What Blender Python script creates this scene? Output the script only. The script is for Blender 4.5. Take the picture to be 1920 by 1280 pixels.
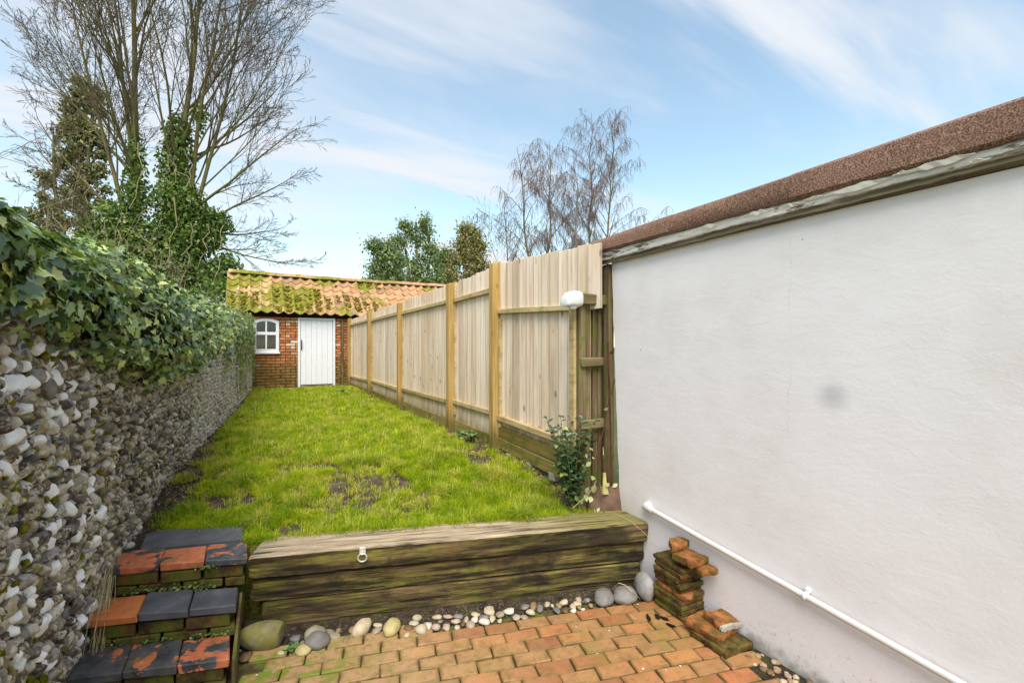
import bpy, bmesh, math, random
import numpy as np
from mathutils import Vector, Matrix, noise as mnoise, Euler

for o in list(bpy.data.objects):
    bpy.data.objects.remove(o)
R = math.radians
scene = bpy.context.scene
C = scene.collection

# ------------------------------------------------------------------ camera
F_PX, HZ, CAM_H = 860.0, 650.0, 1.70          # focal length and horizon in pixels of the 1920x1280 photo
PHI = math.atan(488 / F_PX)
cam_d = bpy.data.cameras.new('camera')
cam = bpy.data.objects.new('camera', cam_d)
C.objects.link(cam)
cam_d.sensor_fit = 'HORIZONTAL'
cam_d.sensor_width = 36
cam_d.lens = 36 * F_PX / 1920
cam_d.shift_y = (HZ - 640) / 1920
cam_d.clip_start = 0.05
cam_d.clip_end = 3000
cam.location = (0, 0, CAM_H)
cam.rotation_euler = (R(90), 0, -PHI)
scene.camera = cam

# ------------------------------------------------------------------ sky, sun, exposure
SUN_EL, SUN_AZ = 55, 206                       # azimuth: direction the sun stands in, clockwise from +Y
world = bpy.data.worlds.new('World')
scene.world = world
world.use_nodes = True
wn = world.node_tree.nodes
wl = world.node_tree.links
wn.clear()
w_out = wn.new('ShaderNodeOutputWorld')
w_bg = wn.new('ShaderNodeBackground')
w_bg.inputs['Strength'].default_value = 0.077
sky = wn.new('ShaderNodeTexSky')
sky.sky_type = 'NISHITA'
sky.sun_disc = False
sky.sun_elevation = R(SUN_EL)
sky.sun_rotation = R(SUN_AZ)
sky.air_density = 1.2
sky.dust_density = 0.3
sky.ozone_density = 1.0
tc = wn.new('ShaderNodeTexCoord')
sep = wn.new('ShaderNodeSeparateXYZ')
wl.new(tc.outputs['Generated'], sep.inputs[0])
# project the direction onto a cloud layer high above: p = d.xy / (d.z + 0.12)
addz = wn.new('ShaderNodeMath'); addz.operation = 'ADD'; addz.inputs[1].default_value = 0.14
mx = wn.new('ShaderNodeMath'); mx.operation = 'MAXIMUM'; mx.inputs[1].default_value = 0.0
wl.new(sep.outputs[2], mx.inputs[0]); wl.new(mx.outputs[0], addz.inputs[0])
dvx = wn.new('ShaderNodeMath'); dvx.operation = 'DIVIDE'
dvy = wn.new('ShaderNodeMath'); dvy.operation = 'DIVIDE'
wl.new(sep.outputs[0], dvx.inputs[0]); wl.new(addz.outputs[0], dvx.inputs[1])
wl.new(sep.outputs[1], dvy.inputs[0]); wl.new(addz.outputs[0], dvy.inputs[1])
cmb = wn.new('ShaderNodeCombineXYZ')
wl.new(dvx.outputs[0], cmb.inputs[0]); wl.new(dvy.outputs[0], cmb.inputs[1])
def w_noise(scale, rot, sc, detail, dist, loc=(0, 0, 0)):
    mp = wn.new('ShaderNodeMapping')
    mp.inputs['Rotation'].default_value = (0, 0, R(rot)); mp.inputs['Scale'].default_value = sc
    mp.inputs['Location'].default_value = loc
    wl.new(cmb.outputs[0], mp.inputs[0])
    n = wn.new('ShaderNodeTexNoise')
    n.inputs['Scale'].default_value = scale; n.inputs['Detail'].default_value = detail
    n.inputs['Roughness'].default_value = 0.55; n.inputs['Distortion'].default_value = dist
    wl.new(mp.outputs[0], n.inputs['Vector'])
    return n.outputs['Fac']
def w_ramp(fac, a, b, lo, hi):
    m = wn.new('ShaderNodeMapRange'); m.interpolation_type = 'SMOOTHSTEP'
    m.inputs[1].default_value = a; m.inputs[2].default_value = b
    m.inputs[3].default_value = lo; m.inputs[4].default_value = hi
    wl.new(fac, m.inputs[0]); return m.outputs[0]
cl1 = w_ramp(w_noise(0.55, 35, (1.0, 1.5, 1), 5, 0.3, (1.7, 0.6, 0)), 0.36, 0.70, 0.0, 0.85)
cl2 = w_ramp(w_noise(0.9, -28, (0.5, 2.4, 1), 5, 0.5, (4.1, 2.0, 0)), 0.41, 0.70, 0.0, 0.9)
mxc = wn.new('ShaderNodeMath'); mxc.operation = 'MAXIMUM'
wl.new(cl1, mxc.inputs[0]); wl.new(cl2, mxc.inputs[1])
veil = wn.new('ShaderNodeMath'); veil.operation = 'ADD'; veil.use_clamp = True; veil.inputs[1].default_value = 0.09
wl.new(mxc.outputs[0], veil.inputs[0])
skym = wn.new('ShaderNodeMix'); skym.data_type = 'RGBA'
skym.inputs['B'].default_value = (3.3, 3.42, 3.62, 1)
wl.new(veil.outputs[0], skym.inputs['Factor'])
stint = wn.new('ShaderNodeMix'); stint.data_type = 'RGBA'; stint.blend_type = 'MULTIPLY'; stint.inputs['Factor'].default_value = 1.0
stint.inputs['B'].default_value = (1.0, 1.03, 0.90, 1)
wl.new(sky.outputs[0], stint.inputs['A'])
wl.new(stint.outputs['Result'], skym.inputs['A'])
wl.new(skym.outputs['Result'], w_bg.inputs['Color'])
wl.new(w_bg.outputs[0], w_out.inputs['Surface'])

sun_d = bpy.data.lights.new('sun', 'SUN')
sun_d.energy = 1.5
sun_d.angle = R(42)
sun_d.color = (1.0, 0.95, 0.88)
sun = bpy.data.objects.new('sun', sun_d)
C.objects.link(sun)
sv = Vector((math.sin(R(SUN_AZ)) * math.cos(R(SUN_EL)), math.cos(R(SUN_AZ)) * math.cos(R(SUN_EL)), math.sin(R(SUN_EL))))
sun.rotation_euler = (-sv).to_track_quat('-Z', 'Y').to_euler()
sun.location = sv * 40

scene.view_settings.view_transform = 'Standard'
scene.view_settings.look = 'None'
scene.view_settings.gamma = 1
scene.view_settings.exposure = 1.8

# ------------------------------------------------------------------ geometry helpers
sP, cP = math.sin(PHI), math.cos(PHI)
def ray(x, y):
    a = (x - 960) / F_PX
    return Vector((cP * a + sP, -sP * a + cP, -(y - HZ) / F_PX))
def at(x, y, axis, v):                          # photo pixel -> point on the plane axis = v
    r = ray(x, y); i = 'XYZ'.index(axis); o = Vector((0, 0, CAM_H))
    return o + r * ((v - o[i]) / r[i])
def depth(p): return p[0] * sP + p[1] * cP
def proj(p):
    d = depth(p)
    if d < 0.05: return (-9999, -9999)
    return 960 + F_PX * (p[0] * cP - p[1] * sP) / d, HZ - F_PX * (p[2] - CAM_H) / d
def in_frame(p, m=30):
    x, y = proj(p); return -m < x < 1920 + m and -m < y < 1280 + m

def make_mesh(name, v, f, mat=None, smooth=False, sharp=None, fix=True, attr=None):
    me = bpy.data.meshes.new(name)
    me.from_pydata([tuple(p) for p in v], [], [tuple(q) for q in f])
    if fix:
        bm = bmesh.new(); bm.from_mesh(me)
        bmesh.ops.recalc_face_normals(bm, faces=bm.faces[:]); bm.to_mesh(me); bm.free()
    if attr is not None:
        a = me.attributes.new('rnd', 'FLOAT', 'POINT'); a.data.foreach_set('value', np.asarray(attr, dtype=np.float32))
    if mat: me.materials.append(mat)
    if smooth:
        me.polygons.foreach_set('use_smooth', [True] * len(me.polygons))
        if sharp: me.set_sharp_from_angle(angle=R(sharp))
    me.update()
    return me
def big_mesh(name, V, tris, mat, attr=None, smooth=False):  # numpy arrays, triangles only
    me = bpy.data.meshes.new(name)
    V = np.asarray(V, dtype=np.float32); T = np.asarray(tris, dtype=np.int32)
    me.vertices.add(len(V)); me.vertices.foreach_set('co', V.ravel())
    me.loops.add(T.size); me.loops.foreach_set('vertex_index', T.ravel())
    me.polygons.add(len(T))
    me.polygons.foreach_set('loop_start', np.arange(0, T.size, 3, dtype=np.int32))
    if smooth: me.polygons.foreach_set('use_smooth', np.ones(len(T), dtype=bool))
    if attr is not None:
        a = me.attributes.new('rnd', 'FLOAT', 'POINT'); a.data.foreach_set('value', np.asarray(attr, dtype=np.float32))
    me.materials.append(mat)
    me.update(calc_edges=True); me.validate()
    return me
def link(name, me, parent=None, loc=None, rot=None, scale=None, matrix=None):
    o = bpy.data.objects.new(name, me)
    C.objects.link(o)
    if parent: o.parent = parent
    if matrix is not None: o.matrix_local = matrix
    if loc is not None: o.location = loc
    if rot is not None: o.rotation_euler = rot
    if scale is not None: o.scale = scale
    return o
def tag(o, label, cat, group=None):
    o['label'] = label; o['category'] = cat
    if group: o['group'] = group
    return o
def thing(name, label, cat, loc=(0, 0, 0), rotz=0, group=None):
    o = bpy.data.objects.new(name, None); C.objects.link(o)
    o.location = loc; o.rotation_euler = (0, 0, rotz); o.empty_display_size = 0.1
    return tag(o, label, cat, group)
def struct(o): o['kind'] = 'structure'; return o
def stuff(o): o['kind'] = 'stuff'; return o

def cham(sx, sy, sz, b=0.004, jit=0.0, seed=0, center=(0, 0, 0)):
    rn = random.Random(seed)
    hx, hy, hz = sx / 2, sy / 2, sz / 2
    b = min(b, hx * .9, hy * .9, hz * .9)
    V, idx = [], {}
    for i in (-1, 1):
        for j in (-1, 1):
            for k in (-1, 1):
                jx, jy, jz = [rn.uniform(-jit, jit) for _ in range(3)]
                for n, (bx, by, bz) in enumerate(((0, b, b), (b, 0, b), (b, b, 0))):
                    idx[(i, j, k, n)] = len(V)
                    V.append((center[0] + i * (hx - bx) + jx, center[1] + j * (hy - by) + jy, center[2] + k * (hz - bz) + jz))
    Fc = []
    for s in (-1, 1):
        Fc.append([idx[(s, j, k, 0)] for j, k in ((-1, -1), (1, -1), (1, 1), (-1, 1))])
        Fc.append([idx[(i, s, k, 1)] for i, k in ((-1, -1), (1, -1), (1, 1), (-1, 1))])
        Fc.append([idx[(i, j, s, 2)] for i, j in ((-1, -1), (1, -1), (1, 1), (-1, 1))])
    for a in (-1, 1):
        for d in (-1, 1):
            Fc.append([idx[(a, d, -1, 0)], idx[(a, d, 1, 0)], idx[(a, d, 1, 1)], idx[(a, d, -1, 1)]])
            Fc.append([idx[(a, -1, d, 0)], idx[(a, 1, d, 0)], idx[(a, 1, d, 2)], idx[(a, -1, d, 2)]])
            Fc.append([idx[(-1, a, d, 1)], idx[(1, a, d, 1)], idx[(1, a, d, 2)], idx[(-1, a, d, 2)]])
            for k in (-1, 1): Fc.append([idx[(a, d, k, 0)], idx[(a, d, k, 1)], idx[(a, d, k, 2)]])
    return V, Fc
def box_obj(name, lo, hi, mat, parent=None, b=0.004, jit=0.0, seed=0):
    lo, hi = Vector(lo), Vector(hi); c = (lo + hi) / 2; s = hi - lo
    v, f = cham(abs(s.x), abs(s.y), abs(s.z), b, jit, seed)
    return link(name, make_mesh(name, v, f, mat), parent, loc=c)
def ico(sub):
    bm = bmesh.new(); bmesh.ops.create_icosphere(bm, subdivisions=sub, radius=1.0)
    V = np.array([v.co[:] for v in bm.verts]); T = np.array([[v.index for v in f.verts] for f in bm.faces]); bm.free()
    return V, T
ICO1, ICO2 = ico(2), ico(3)
def stone_shape(base, seed, rough=0.18, cuts=2, freq=1.4):
    V, T = base; rn = random.Random(seed); off = Vector((rn.uniform(-50, 50), rn.uniform(-50, 50), rn.uniform(-50, 50)))
    W = V.copy()
    for i, p in enumerate(V):
        W[i] = p * (1 + rough * mnoise.noise(Vector(p) * freq + off) * 1.6 + rough * .4 * mnoise.noise(Vector(p) * freq * 2.7 - off))
    for _ in range(cuts):
        n = np.array([rn.gauss(0, 1) for _ in range(3)]); n /= np.linalg.norm(n); d = rn.uniform(0.45, 0.8)
        s = W @ n - d; m = s > 0; W[m] -= np.outer(s[m], n) * 0.92
    return W, T
def loft(rings, closed=True, caps=True):
    n = len(rings[0]); V = [p for r in rings for p in r]; Fc = []
    for i in range(len(rings) - 1):
        for j in range(n if closed else n - 1):
            k = (j + 1) % n
            Fc.append((i * n + j, i * n + k, (i + 1) * n + k, (i + 1) * n + j))
    if caps and closed:
        Fc.append(tuple(range(n))); Fc.append(tuple(range((len(rings) - 1) * n, len(rings) * n)))
    return V, Fc
def tube_np(path, rad, sides, V, T):            # append a tapered tube to lists V, T
    n = len(path); base = len(V); up = Vector((0.31, 0.17, 0.93))
    for i, p in enumerate(path):
        d = (path[min(i + 1, n - 1)] - path[max(i - 1, 0)])
        if d.length < 1e-6: d = Vector((0, 0, 1))
        d.normalize()
        a = d.cross(up)
        if a.length < 0.05: a = d.cross(Vector((1, 0, 0)))
        a.normalize(); b = d.cross(a)
        for k in range(sides):
            t = 2 * math.pi * k / sides
            q = p + (a * math.cos(t) + b * math.sin(t)) * rad[i]
            V.append((q.x, q.y, q.z))
    for i in range(n - 1):
        for k in range(sides):
            k2 = (k + 1) % sides; q0 = base + i * sides
            T.append((q0 + k, q0 + k2, q0 + sides + k2)); T.append((q0 + k, q0 + sides + k2, q0 + sides + k))
def tube_obj(name, path, rad, sides, mat, parent=None):
    V, T = [], []
    path = [Vector(p) for p in path]
    if not hasattr(rad, '__len__'): rad = [rad] * len(path)
    tube_np(path, rad, sides, V, T)
    T.append(tuple(reversed(range(sides)))); T.append(tuple(range(len(V) - sides, len(V))))
    return link(name, make_mesh(name, V, T, mat, smooth=True, sharp=50), parent)
def smooth01(a, b, x):
    t = min(1, max(0, (x - a) / (b - a))); return t * t * (3 - 2 * t)
def interp(x, pts):
    return float(np.interp(x, [p[0] for p in pts], [p[1] for p in pts]))

# ------------------------------------------------------------------ material helper
class NT:
    def __init__(s, name):
        s.m = bpy.data.materials.new(name); s.m.use_nodes = True
        s.t = s.m.node_tree; s.n = s.t.nodes; s.l = s.t.links; s.n.clear()
        s.out = s.n.new('ShaderNodeOutputMaterial'); s.p = s.n.new('ShaderNodeBsdfPrincipled')
        s.l.new(s.p.outputs[0], s.out.inputs[0])
    def _in(s, sock, v):
        if v is None: return
        if isinstance(v, (int, float)): sock.default_value = v
        elif isinstance(v, (tuple, list)): sock.default_value = (*v, 1) if len(v) == 3 and sock.type == 'RGBA' else v
        else: s.l.new(v, sock)
    def pos(s): return s.n.new('ShaderNodeNewGeometry').outputs['Position']
    def normal(s): return s.n.new('ShaderNodeNewGeometry').outputs['Normal']
    def objc(s): return s.n.new('ShaderNodeTexCoord').outputs['Object']
    def rnd(s):
        o = s.n.new('ShaderNodeObjectInfo').outputs['Random']
        a = s.n.new('ShaderNodeAttribute'); a.attribute_name = 'rnd'
        return s.math('FRACT', s.math('ADD', o, a.outputs['Fac']))
    def math(s, op, a, b=None, clamp=False):
        n = s.n.new('ShaderNodeMath'); n.operation = op; n.use_clamp = clamp
        s._in(n.inputs[0], a); s._in(n.inputs[1], b); return n.outputs[0]
    def vmath(s, op, a, b=None):
        n = s.n.new('ShaderNodeVectorMath'); n.operation = op
        s._in(n.inputs[0], a); s._in(n.inputs[1], b); return n.outputs[0]
    def xyz(s, v): return s._sep(v).outputs
    def _sep(s, v):
        n = s.n.new('ShaderNodeSeparateXYZ'); s.l.new(v, n.inputs[0]); return n
    def shift(s, vec, r, k=37.0):               # offset a vector by a per-object random
        n = s.n.new('ShaderNodeCombineXYZ')
        a = s.math('MULTIPLY', r, k); b = s.math('MULTIPLY', r, k * 2.31); c = s.math('MULTIPLY', r, k * 1.37)
        for i, q in enumerate((a, b, c)): s.l.new(q, n.inputs[i])
        return s.vmath('ADD', vec, n.outputs[0])
    def map(s, vec, sc=(1, 1, 1), rot=(0, 0, 0), loc=(0, 0, 0)):
        n = s.n.new('ShaderNodeMapping'); s.l.new(vec, n.inputs[0])
        n.inputs['Scale'].default_value = sc; n.inputs['Rotation'].default_value = rot; n.inputs['Location'].default_value = loc
        return n.outputs[0]
    def noise(s, vec, scale, detail=4, rough=0.6, dist=0.0):
        n = s.n.new('ShaderNodeTexNoise'); s.l.new(vec, n.inputs['Vector'])
        n.inputs['Scale'].default_value = scale; n.inputs['Detail'].default_value = detail
        n.inputs['Roughness'].default_value = rough; n.inputs['Distortion'].default_value = dist
        return n.outputs['Fac']
    def voro(s, vec, scale, feat='F1'):
        n = s.n.new('ShaderNodeTexVoronoi'); s.l.new(vec, n.inputs['Vector']); n.feature = feat
        n.inputs['Scale'].default_value = scale; return n.outputs['Distance']
    def rng(s, fac, a, b, lo=0.0, hi=1.0):
        n = s.n.new('ShaderNodeMapRange'); n.interpolation_type = 'SMOOTHSTEP'
        s.l.new(fac, n.inputs[0])
        for i, v in enumerate((a, b, lo, hi)): n.inputs[i + 1].default_value = v
        return n.outputs[0]
    def ramp(s, fac, stops, const=False):
        n = s.n.new('ShaderNodeValToRGB'); s.l.new(fac, n.inputs[0]); e = n.color_ramp.elements
        if const: n.color_ramp.interpolation = 'CONSTANT'
        while len(e) < len(stops): e.new(0.5)
        for el, (p, c) in zip(e, stops): el.position = p; el.color = (*c, 1)
        return n.outputs[0]
    def mix(s, fac, a, b, blend='MIX'):
        n = s.n.new('ShaderNodeMix'); n.data_type = 'RGBA'; n.blend_type = blend
        s._in(n.inputs['Factor'], fac); s._in(n.inputs['A'], a); s._in(n.inputs['B'], b); return n.outputs['Result']
    def bump(s, h, strength=0.5, dist=0.01, prev=None):
        n = s.n.new('ShaderNodeBump'); n.inputs['Strength'].default_value = strength; n.inputs['Distance'].default_value = dist
        s.l.new(h, n.inputs['Height'])
        if prev is not None: s.l.new(prev, n.inputs['Normal'])
        return n.outputs[0]
    def fin(s, col, rough=0.8, normal=None, spec=0.3, metal=0.0, sub=None):
        s._in(s.p.inputs['Base Color'], col); s._in(s.p.inputs['Roughness'], rough)
        s._in(s.p.inputs['Specular IOR Level'], spec); s._in(s.p.inputs['Metallic'], metal)
        if normal is not None: s.l.new(normal, s.p.inputs['Normal'])
        return s.m

M = {}
def wood(name, c_lo, c_mid, c_hi, axis=2, knots=0.5, rough=0.75, moss=None, moss_amt=0.0, base_stain=None, local=False, grain=1.0, pale=0.0, vivid=0.75, edge=False):
    s = NT(name); r = s.rnd(); P = s.shift(s.objc() if local else s.pos(), r)
    sc = [34.0, 34.0, 34.0]; sc[axis] = 1.6
    g = s.noise(s.map(P, sc), 1.0 * grain, 6, 0.65, 0.6)
    sc2 = [9.0, 9.0, 9.0]; sc2[axis] = 0.9
    g2 = s.noise(s.map(P, sc2), 1.0, 3, 0.5, 0.4)
    col = s.ramp(s.math('ADD', s.math('MULTIPLY', g, 0.6), s.math('MULTIPLY', g2, 0.4)), [(0.33, c_lo), (0.5, c_mid), (0.66, c_hi)])
    tint = s.ramp(r, [(0, (0.66, 0.55, 0.42)), (0.2, (1.05, 0.98, 0.88)), (0.4, (0.84, 0.68, 0.48)), (0.6, (1.15, 1.12, 1.08)), (0.8, (0.92, 0.80, 0.66)), (1, (1.05, 0.95, 0.9))])
    col = s.mix(vivid, col, tint, 'MULTIPLY')
    if knots:
        ks = [7.5, 7.5, 7.5]; ks[axis] = 3.4
        k = s.voro(s.map(P, ks), 1.0)
        kf = s.math('MULTIPLY', s.rng(k, 0.05, 0.16, 1, 0), knots)
        col = s.mix(kf, col, tuple(x * 0.35 for x in c_lo))
    if pale:
        pl = s.math('MULTIPLY', s.rng(s.noise(s.map(P, [6 if i != axis else 1.5 for i in range(3)]), 1.0, 4), 0.5, 0.72), pale)
        col = s.mix(pl, col, (0.74, 0.69, 0.62))
    if moss:
        mf = s.math('MULTIPLY', s.rng(s.noise(s.pos(), 7.0, 6, 0.7), 0.46, 0.66), moss_amt)
        col = s.mix(mf, col, moss)
    if edge:                                    # joint shadow painted along the lapped board edges, plus stain streaks
        col = s.mix(s.rng(s.math('ABSOLUTE', s.xyz(s.objc())[1]), 0.055, 0.065, 0, .5), col, (0.26, 0.18, 0.11))
        st = s.rng(s.noise(s.map(P, (14, 14, 0.5)), 1.0, 4, .6), .56, .72)
        col = s.mix(s.math('MULTIPLY', st, .4), col, (0.42, 0.30, 0.20))
    if base_stain:                              # algae creeping up from the soil
        z = s.xyz(s.pos())[2]
        zz = s.math('ADD', z, s.math('MULTIPLY', s.noise(s.map(s.pos(), (9, 9, 2)), 1.0, 4), -0.35))
        col = s.mix(s.rng(zz, base_stain[1], base_stain[2], 0.85, 0), col, base_stain[0])
    nb = s.bump(g, 0.35, 0.004)
    M[name] = s.fin(col, rough, nb, 0.25)
wood('fence_board', (0.52, 0.40, 0.28), (0.74, 0.62, 0.49), (0.82, 0.74, 0.64), knots=0.8, pale=0.4, vivid=0.7, edge=True, base_stain=((0.17, 0.145, 0.045), 0.45, 0.72))
wood('fence_rail', (0.36, 0.28, 0.13), (0.55, 0.45, 0.25), (0.66, 0.57, 0.37), axis=1, knots=0.4, moss=(0.20, 0.19, 0.05), moss_amt=0.55)
wood('fence_post', (0.29, 0.18, 0.05), (0.45, 0.30, 0.10), (0.57, 0.42, 0.19), knots=0.45, base_stain=((0.12, 0.10, 0.025), 0.5, 0.78))
wood('gravel_board', (0.17, 0.13, 0.035), (0.27, 0.215, 0.065), (0.37, 0.30, 0.12), axis=1, knots=0.4, moss=(0.10, 0.12, 0.015), moss_amt=0.9)
wood('old_wood', (0.05, 0.035, 0.018), (0.16, 0.12, 0.065), (0.30, 0.25, 0.16), knots=0.7, moss=(0.11, 0.13, 0.02), moss_amt=0.85, rough=0.9)
wood('old_rail', (0.07, 0.055, 0.025), (0.17, 0.14, 0.075), (0.28, 0.23, 0.14), axis=0, knots=0.6, moss=(0.13, 0.14, 0.03), moss_amt=0.9, rough=0.9)

def m_sleeper():
    s = NT('sleeper'); r = s.rnd(); O = s.objc(); P = s.shift(O, r)
    g = s.noise(s.map(P, (2.4, 30, 30)), 1.0, 6, 0.7, 0.15)
    g2 = s.noise(s.map(P, (0.8, 9, 9)), 1.0, 4, 0.6, 0.2)
    col = s.ramp(s.math('ADD', s.math('MULTIPLY', g, 0.6), s.math('MULTIPLY', g2, 0.4)),
                 [(0.38, (0.008, 0.006, 0.003)), (0.47, (0.05, 0.032, 0.014)), (0.56, (0.14, 0.088, 0.038)), (0.68, (0.28, 0.195, 0.095))])
    mossn = s.noise(s.map(P, (2.2, 4, 5)), 1.6, 7, 0.72, 0.3)
    col = s.mix(s.math('MULTIPLY', s.rng(mossn, 0.42, 0.62), 0.75), col, s.ramp(g, [(0.40, (0.014, 0.014, 0.002)), (0.5, (0.09, 0.085, 0.012)), (0.62, (0.22, 0.20, 0.03))]))
    dk = s.rng(s.noise(s.map(P, (1.5, 2, 3)), 1.3, 5, 0.65), 0.5, 0.64)
    col = s.mix(s.math('MULTIPLY', dk, 0.8), col, (0.014, 0.011, 0.006))
    nz = s.xyz(s.normal())[2]
    top = s.math('MULTIPLY', s.rng(s.math('ADD', nz, s.math('MULTIPLY', s.math('SUBTRACT', g2, 0.5), 0.5)), 0.55, 0.85), s.rng(s.xyz(s.pos())[2], 0.38, 0.40))
    lx = s.xyz(O)[0]
    topc = s.ramp(g, [(0.36, (0.03, 0.024, 0.016)), (0.42, (0.23, 0.17, 0.105)), (0.55, (0.39, 0.305, 0.205)), (0.7, (0.52, 0.42, 0.30))])
    topc = s.mix(s.rng(s.math('ADD', lx, s.math('MULTIPLY', g2, 0.8)), 1.9, 2.7, 0, 0.85), topc, s.ramp(g, [(0.35, (0.07, 0.06, 0.015)), (0.62, (0.25, 0.22, 0.05))]))
    col = s.mix(top, col, topc)
    h = s.math('ADD', g, s.math('MULTIPLY', g2, 0.6))
    cks = s.rng(s.noise(s.map(P, (0.9, 22, 22), (0, 0, 0), (3, 1, 2)), 1.0, 3, .5, .1), .62, .65)      # drying splits along the grain
    col = s.mix(s.math('MULTIPLY', cks, .9), col, (0.012, 0.009, 0.006))
    h = s.math('SUBTRACT', h, s.math('MULTIPLY', cks, .8))
    M['sleeper'] = s.fin(col, 0.8, s.bump(h, 0.8, 0.010), 0.3)
m_sleeper()

def m_patio():
    s = NT('paving_brick'); r = s.rnd(); P = s.pos(); PS = s.shift(P, r)
    base = s.ramp(r, [(0, (0.27, 0.105, 0.036)), (0.25, (0.40, 0.18, 0.062)), (0.5, (0.33, 0.175, 0.07)), (0.75, (0.42, 0.155, 0.058)), (1, (0.25, 0.09, 0.042))])
    x = s.xyz(P)[0]
    base = s.mix(s.rng(s.math('ADD', x, s.math('MULTIPLY', s.noise(P, 1.2, 2), 0.8)), 0.7, 2.2, 0.75, 0.0), base, (0.38, 0.245, 0.12))
    n1 = s.noise(PS, 14, 6, 0.65); n2 = s.noise(PS, 90, 4, 0.6)
    base = s.mix(0.6, base, s.ramp(n1, [(0.3, (0.62, 0.6, 0.55)), (0.5, (1, 1, 1)), (0.7, (1.18, 1.16, 1.12))]), 'MULTIPLY')
    mo = s.rng(s.noise(P, 3.4, 7, 0.75), 0.47, 0.68)
    base = s.mix(s.math('MULTIPLY', mo, 0.7), base, (0.22, 0.165, 0.035))
    O = s.xyz(s.objc())                                    # grime and moss gathering round the brick's own edges
    ex_ = s.rng(s.math('ABSOLUTE', O[0]), 0.072, 0.098); ey_ = s.rng(s.math('ABSOLUTE', O[1]), 0.030, 0.047)
    ed = s.math('MULTIPLY', s.math('MAXIMUM', ex_, ey_), s.rng(s.noise(P, 9, 5, 0.7), 0.34, 0.62))
    base = s.mix(s.math('MULTIPLY', ed, 0.85), base, (0.13, 0.095, 0.025))
    base = s.mix(s.math('MULTIPLY', s.rng(s.noise(PS, 26, 6, 0.75), 0.52, 0.66), 0.6), base, (0.17, 0.095, 0.045))
    wx = s.rng(x, 0.15, 0.8, 1, 0)
    base = s.mix(s.math('MULTIPLY', wx, s.rng(s.noise(P, 8, 6, 0.7), 0.47, 0.58)), base, (0.16, 0.19, 0.02))
    M['paving_brick'] = s.fin(base, s.rng(n1, 0.3, 0.7, 0.55, 0.85), s.bump(s.math('ADD', n1, s.math('MULTIPLY', n2, 0.5)), 0.45, 0.006), 0.35)
m_patio()

def simple(name, stops, scale=8, rough=0.85, bump=0.4, bscale=40, moss=None, spec=0.25, usernd=True, metal=0.0, bdist=0.006, mscale=6, mr=(0.48, 0.62)):
    s = NT(name); r = s.rnd(); P = s.shift(s.pos(), r) if usernd else s.pos()
    n1 = s.noise(P, scale, 6, 0.65); n2 = s.noise(P, bscale, 5, 0.65)
    col = s.ramp(n1, stops)
    if usernd: col = s.mix(0.6, col, s.ramp(r, [(0, (0.7, 0.7, 0.7)), (0.5, (1, 1, 1)), (1, (1.2, 1.17, 1.12))]), 'MULTIPLY')
    if moss: col = s.mix(s.math('MULTIPLY', s.rng(s.noise(s.pos(), mscale, 6, 0.7), *mr), moss[1]), col, moss[0])
    M[name] = s.fin(col, rough, s.bump(s.math('ADD', n1, n2), bump, bdist), spec, metal)
simple('soil', [(0.3, (0.018, 0.012, 0.008)), (0.5, (0.045, 0.03, 0.02)), (0.7, (0.09, 0.065, 0.045))], 14, 0.95, 0.9, 60, moss=((0.09, 0.10, 0.015), 0.5), usernd=False, bdist=0.02)
def m_lawn():
    s = NT('lawn_soil'); P = s.pos(); a = s.n.new('ShaderNodeAttribute'); a.attribute_name = 'rnd'
    n1 = s.noise(P, 14, 6, .65); n2 = s.noise(P, 60, 5, .65)
    soil = s.ramp(n1, [(0.3, (0.035, 0.025, 0.018)), (0.5, (0.085, 0.062, 0.045)), (0.7, (0.17, 0.13, 0.10))])
    th = s.ramp(n2, [(0.3, (0.05, 0.05, 0.010)), (0.7, (0.20, 0.19, 0.03))])
    f = s.rng(s.math('ADD', a.outputs['Fac'], s.math('MULTIPLY', s.math('SUBTRACT', n1, .5), .8)), .2, .65)
    M['lawn_soil'] = s.fin(s.mix(f, th, soil), .95, s.bump(s.math('ADD', n1, n2), .9, .02), .15)
m_lawn()
simple('joint_sand', [(0.3, (0.03, 0.022, 0.012)), (0.6, (0.10, 0.075, 0.03))], 9, 0.95, 0.7, 80, moss=((0.11, 0.14, 0.015), 0.8), usernd=False)
simple('far_ground', [(0.3, (0.05, 0.07, 0.02)), (0.7, (0.10, 0.11, 0.04))], 0.6, 0.95, 0.3, 5, usernd=False)
simple('step_dark', [(0.3, (0.012, 0.012, 0.013)), (0.6, (0.035, 0.035, 0.038)), (0.8, (0.07, 0.07, 0.072))], 9, 0.5, 0.4, 70)
def m_tread():
    s = NT('worn_tread'); r = s.rnd(); P = s.shift(s.pos(), r)
    w = s.noise(P, 7.5, 5, 0.6, 0.3); n = s.noise(P, 60, 4)
    red = s.ramp(s.noise(P, 22, 5), [(0.3, (0.34, 0.095, 0.04)), (0.6, (0.48, 0.15, 0.065)), (0.8, (0.52, 0.25, 0.15))])
    thr = s.math('ADD', 0.36, s.math('MULTIPLY', r, 0.28))
    f = s.rng(s.math('SUBTRACT', w, thr), -0.012, 0.012)
    col = s.mix(f, red, s.ramp(s.noise(P, 12, 5), [(0.35, (0.03, 0.032, 0.037)), (0.7, (0.10, 0.10, 0.105))]))
    col = s.mix(s.math('MULTIPLY', s.rng(s.noise(s.pos(), 6, 6, 0.7), 0.54, 0.68), 0.6), col, (0.11, 0.10, 0.022))
    M['worn_tread'] = s.fin(col, 0.55, s.bump(s.math('ADD', s.math('MULTIPLY', f, 1.2), n), 0.35, 0.004), 0.4)
m_tread()
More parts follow.
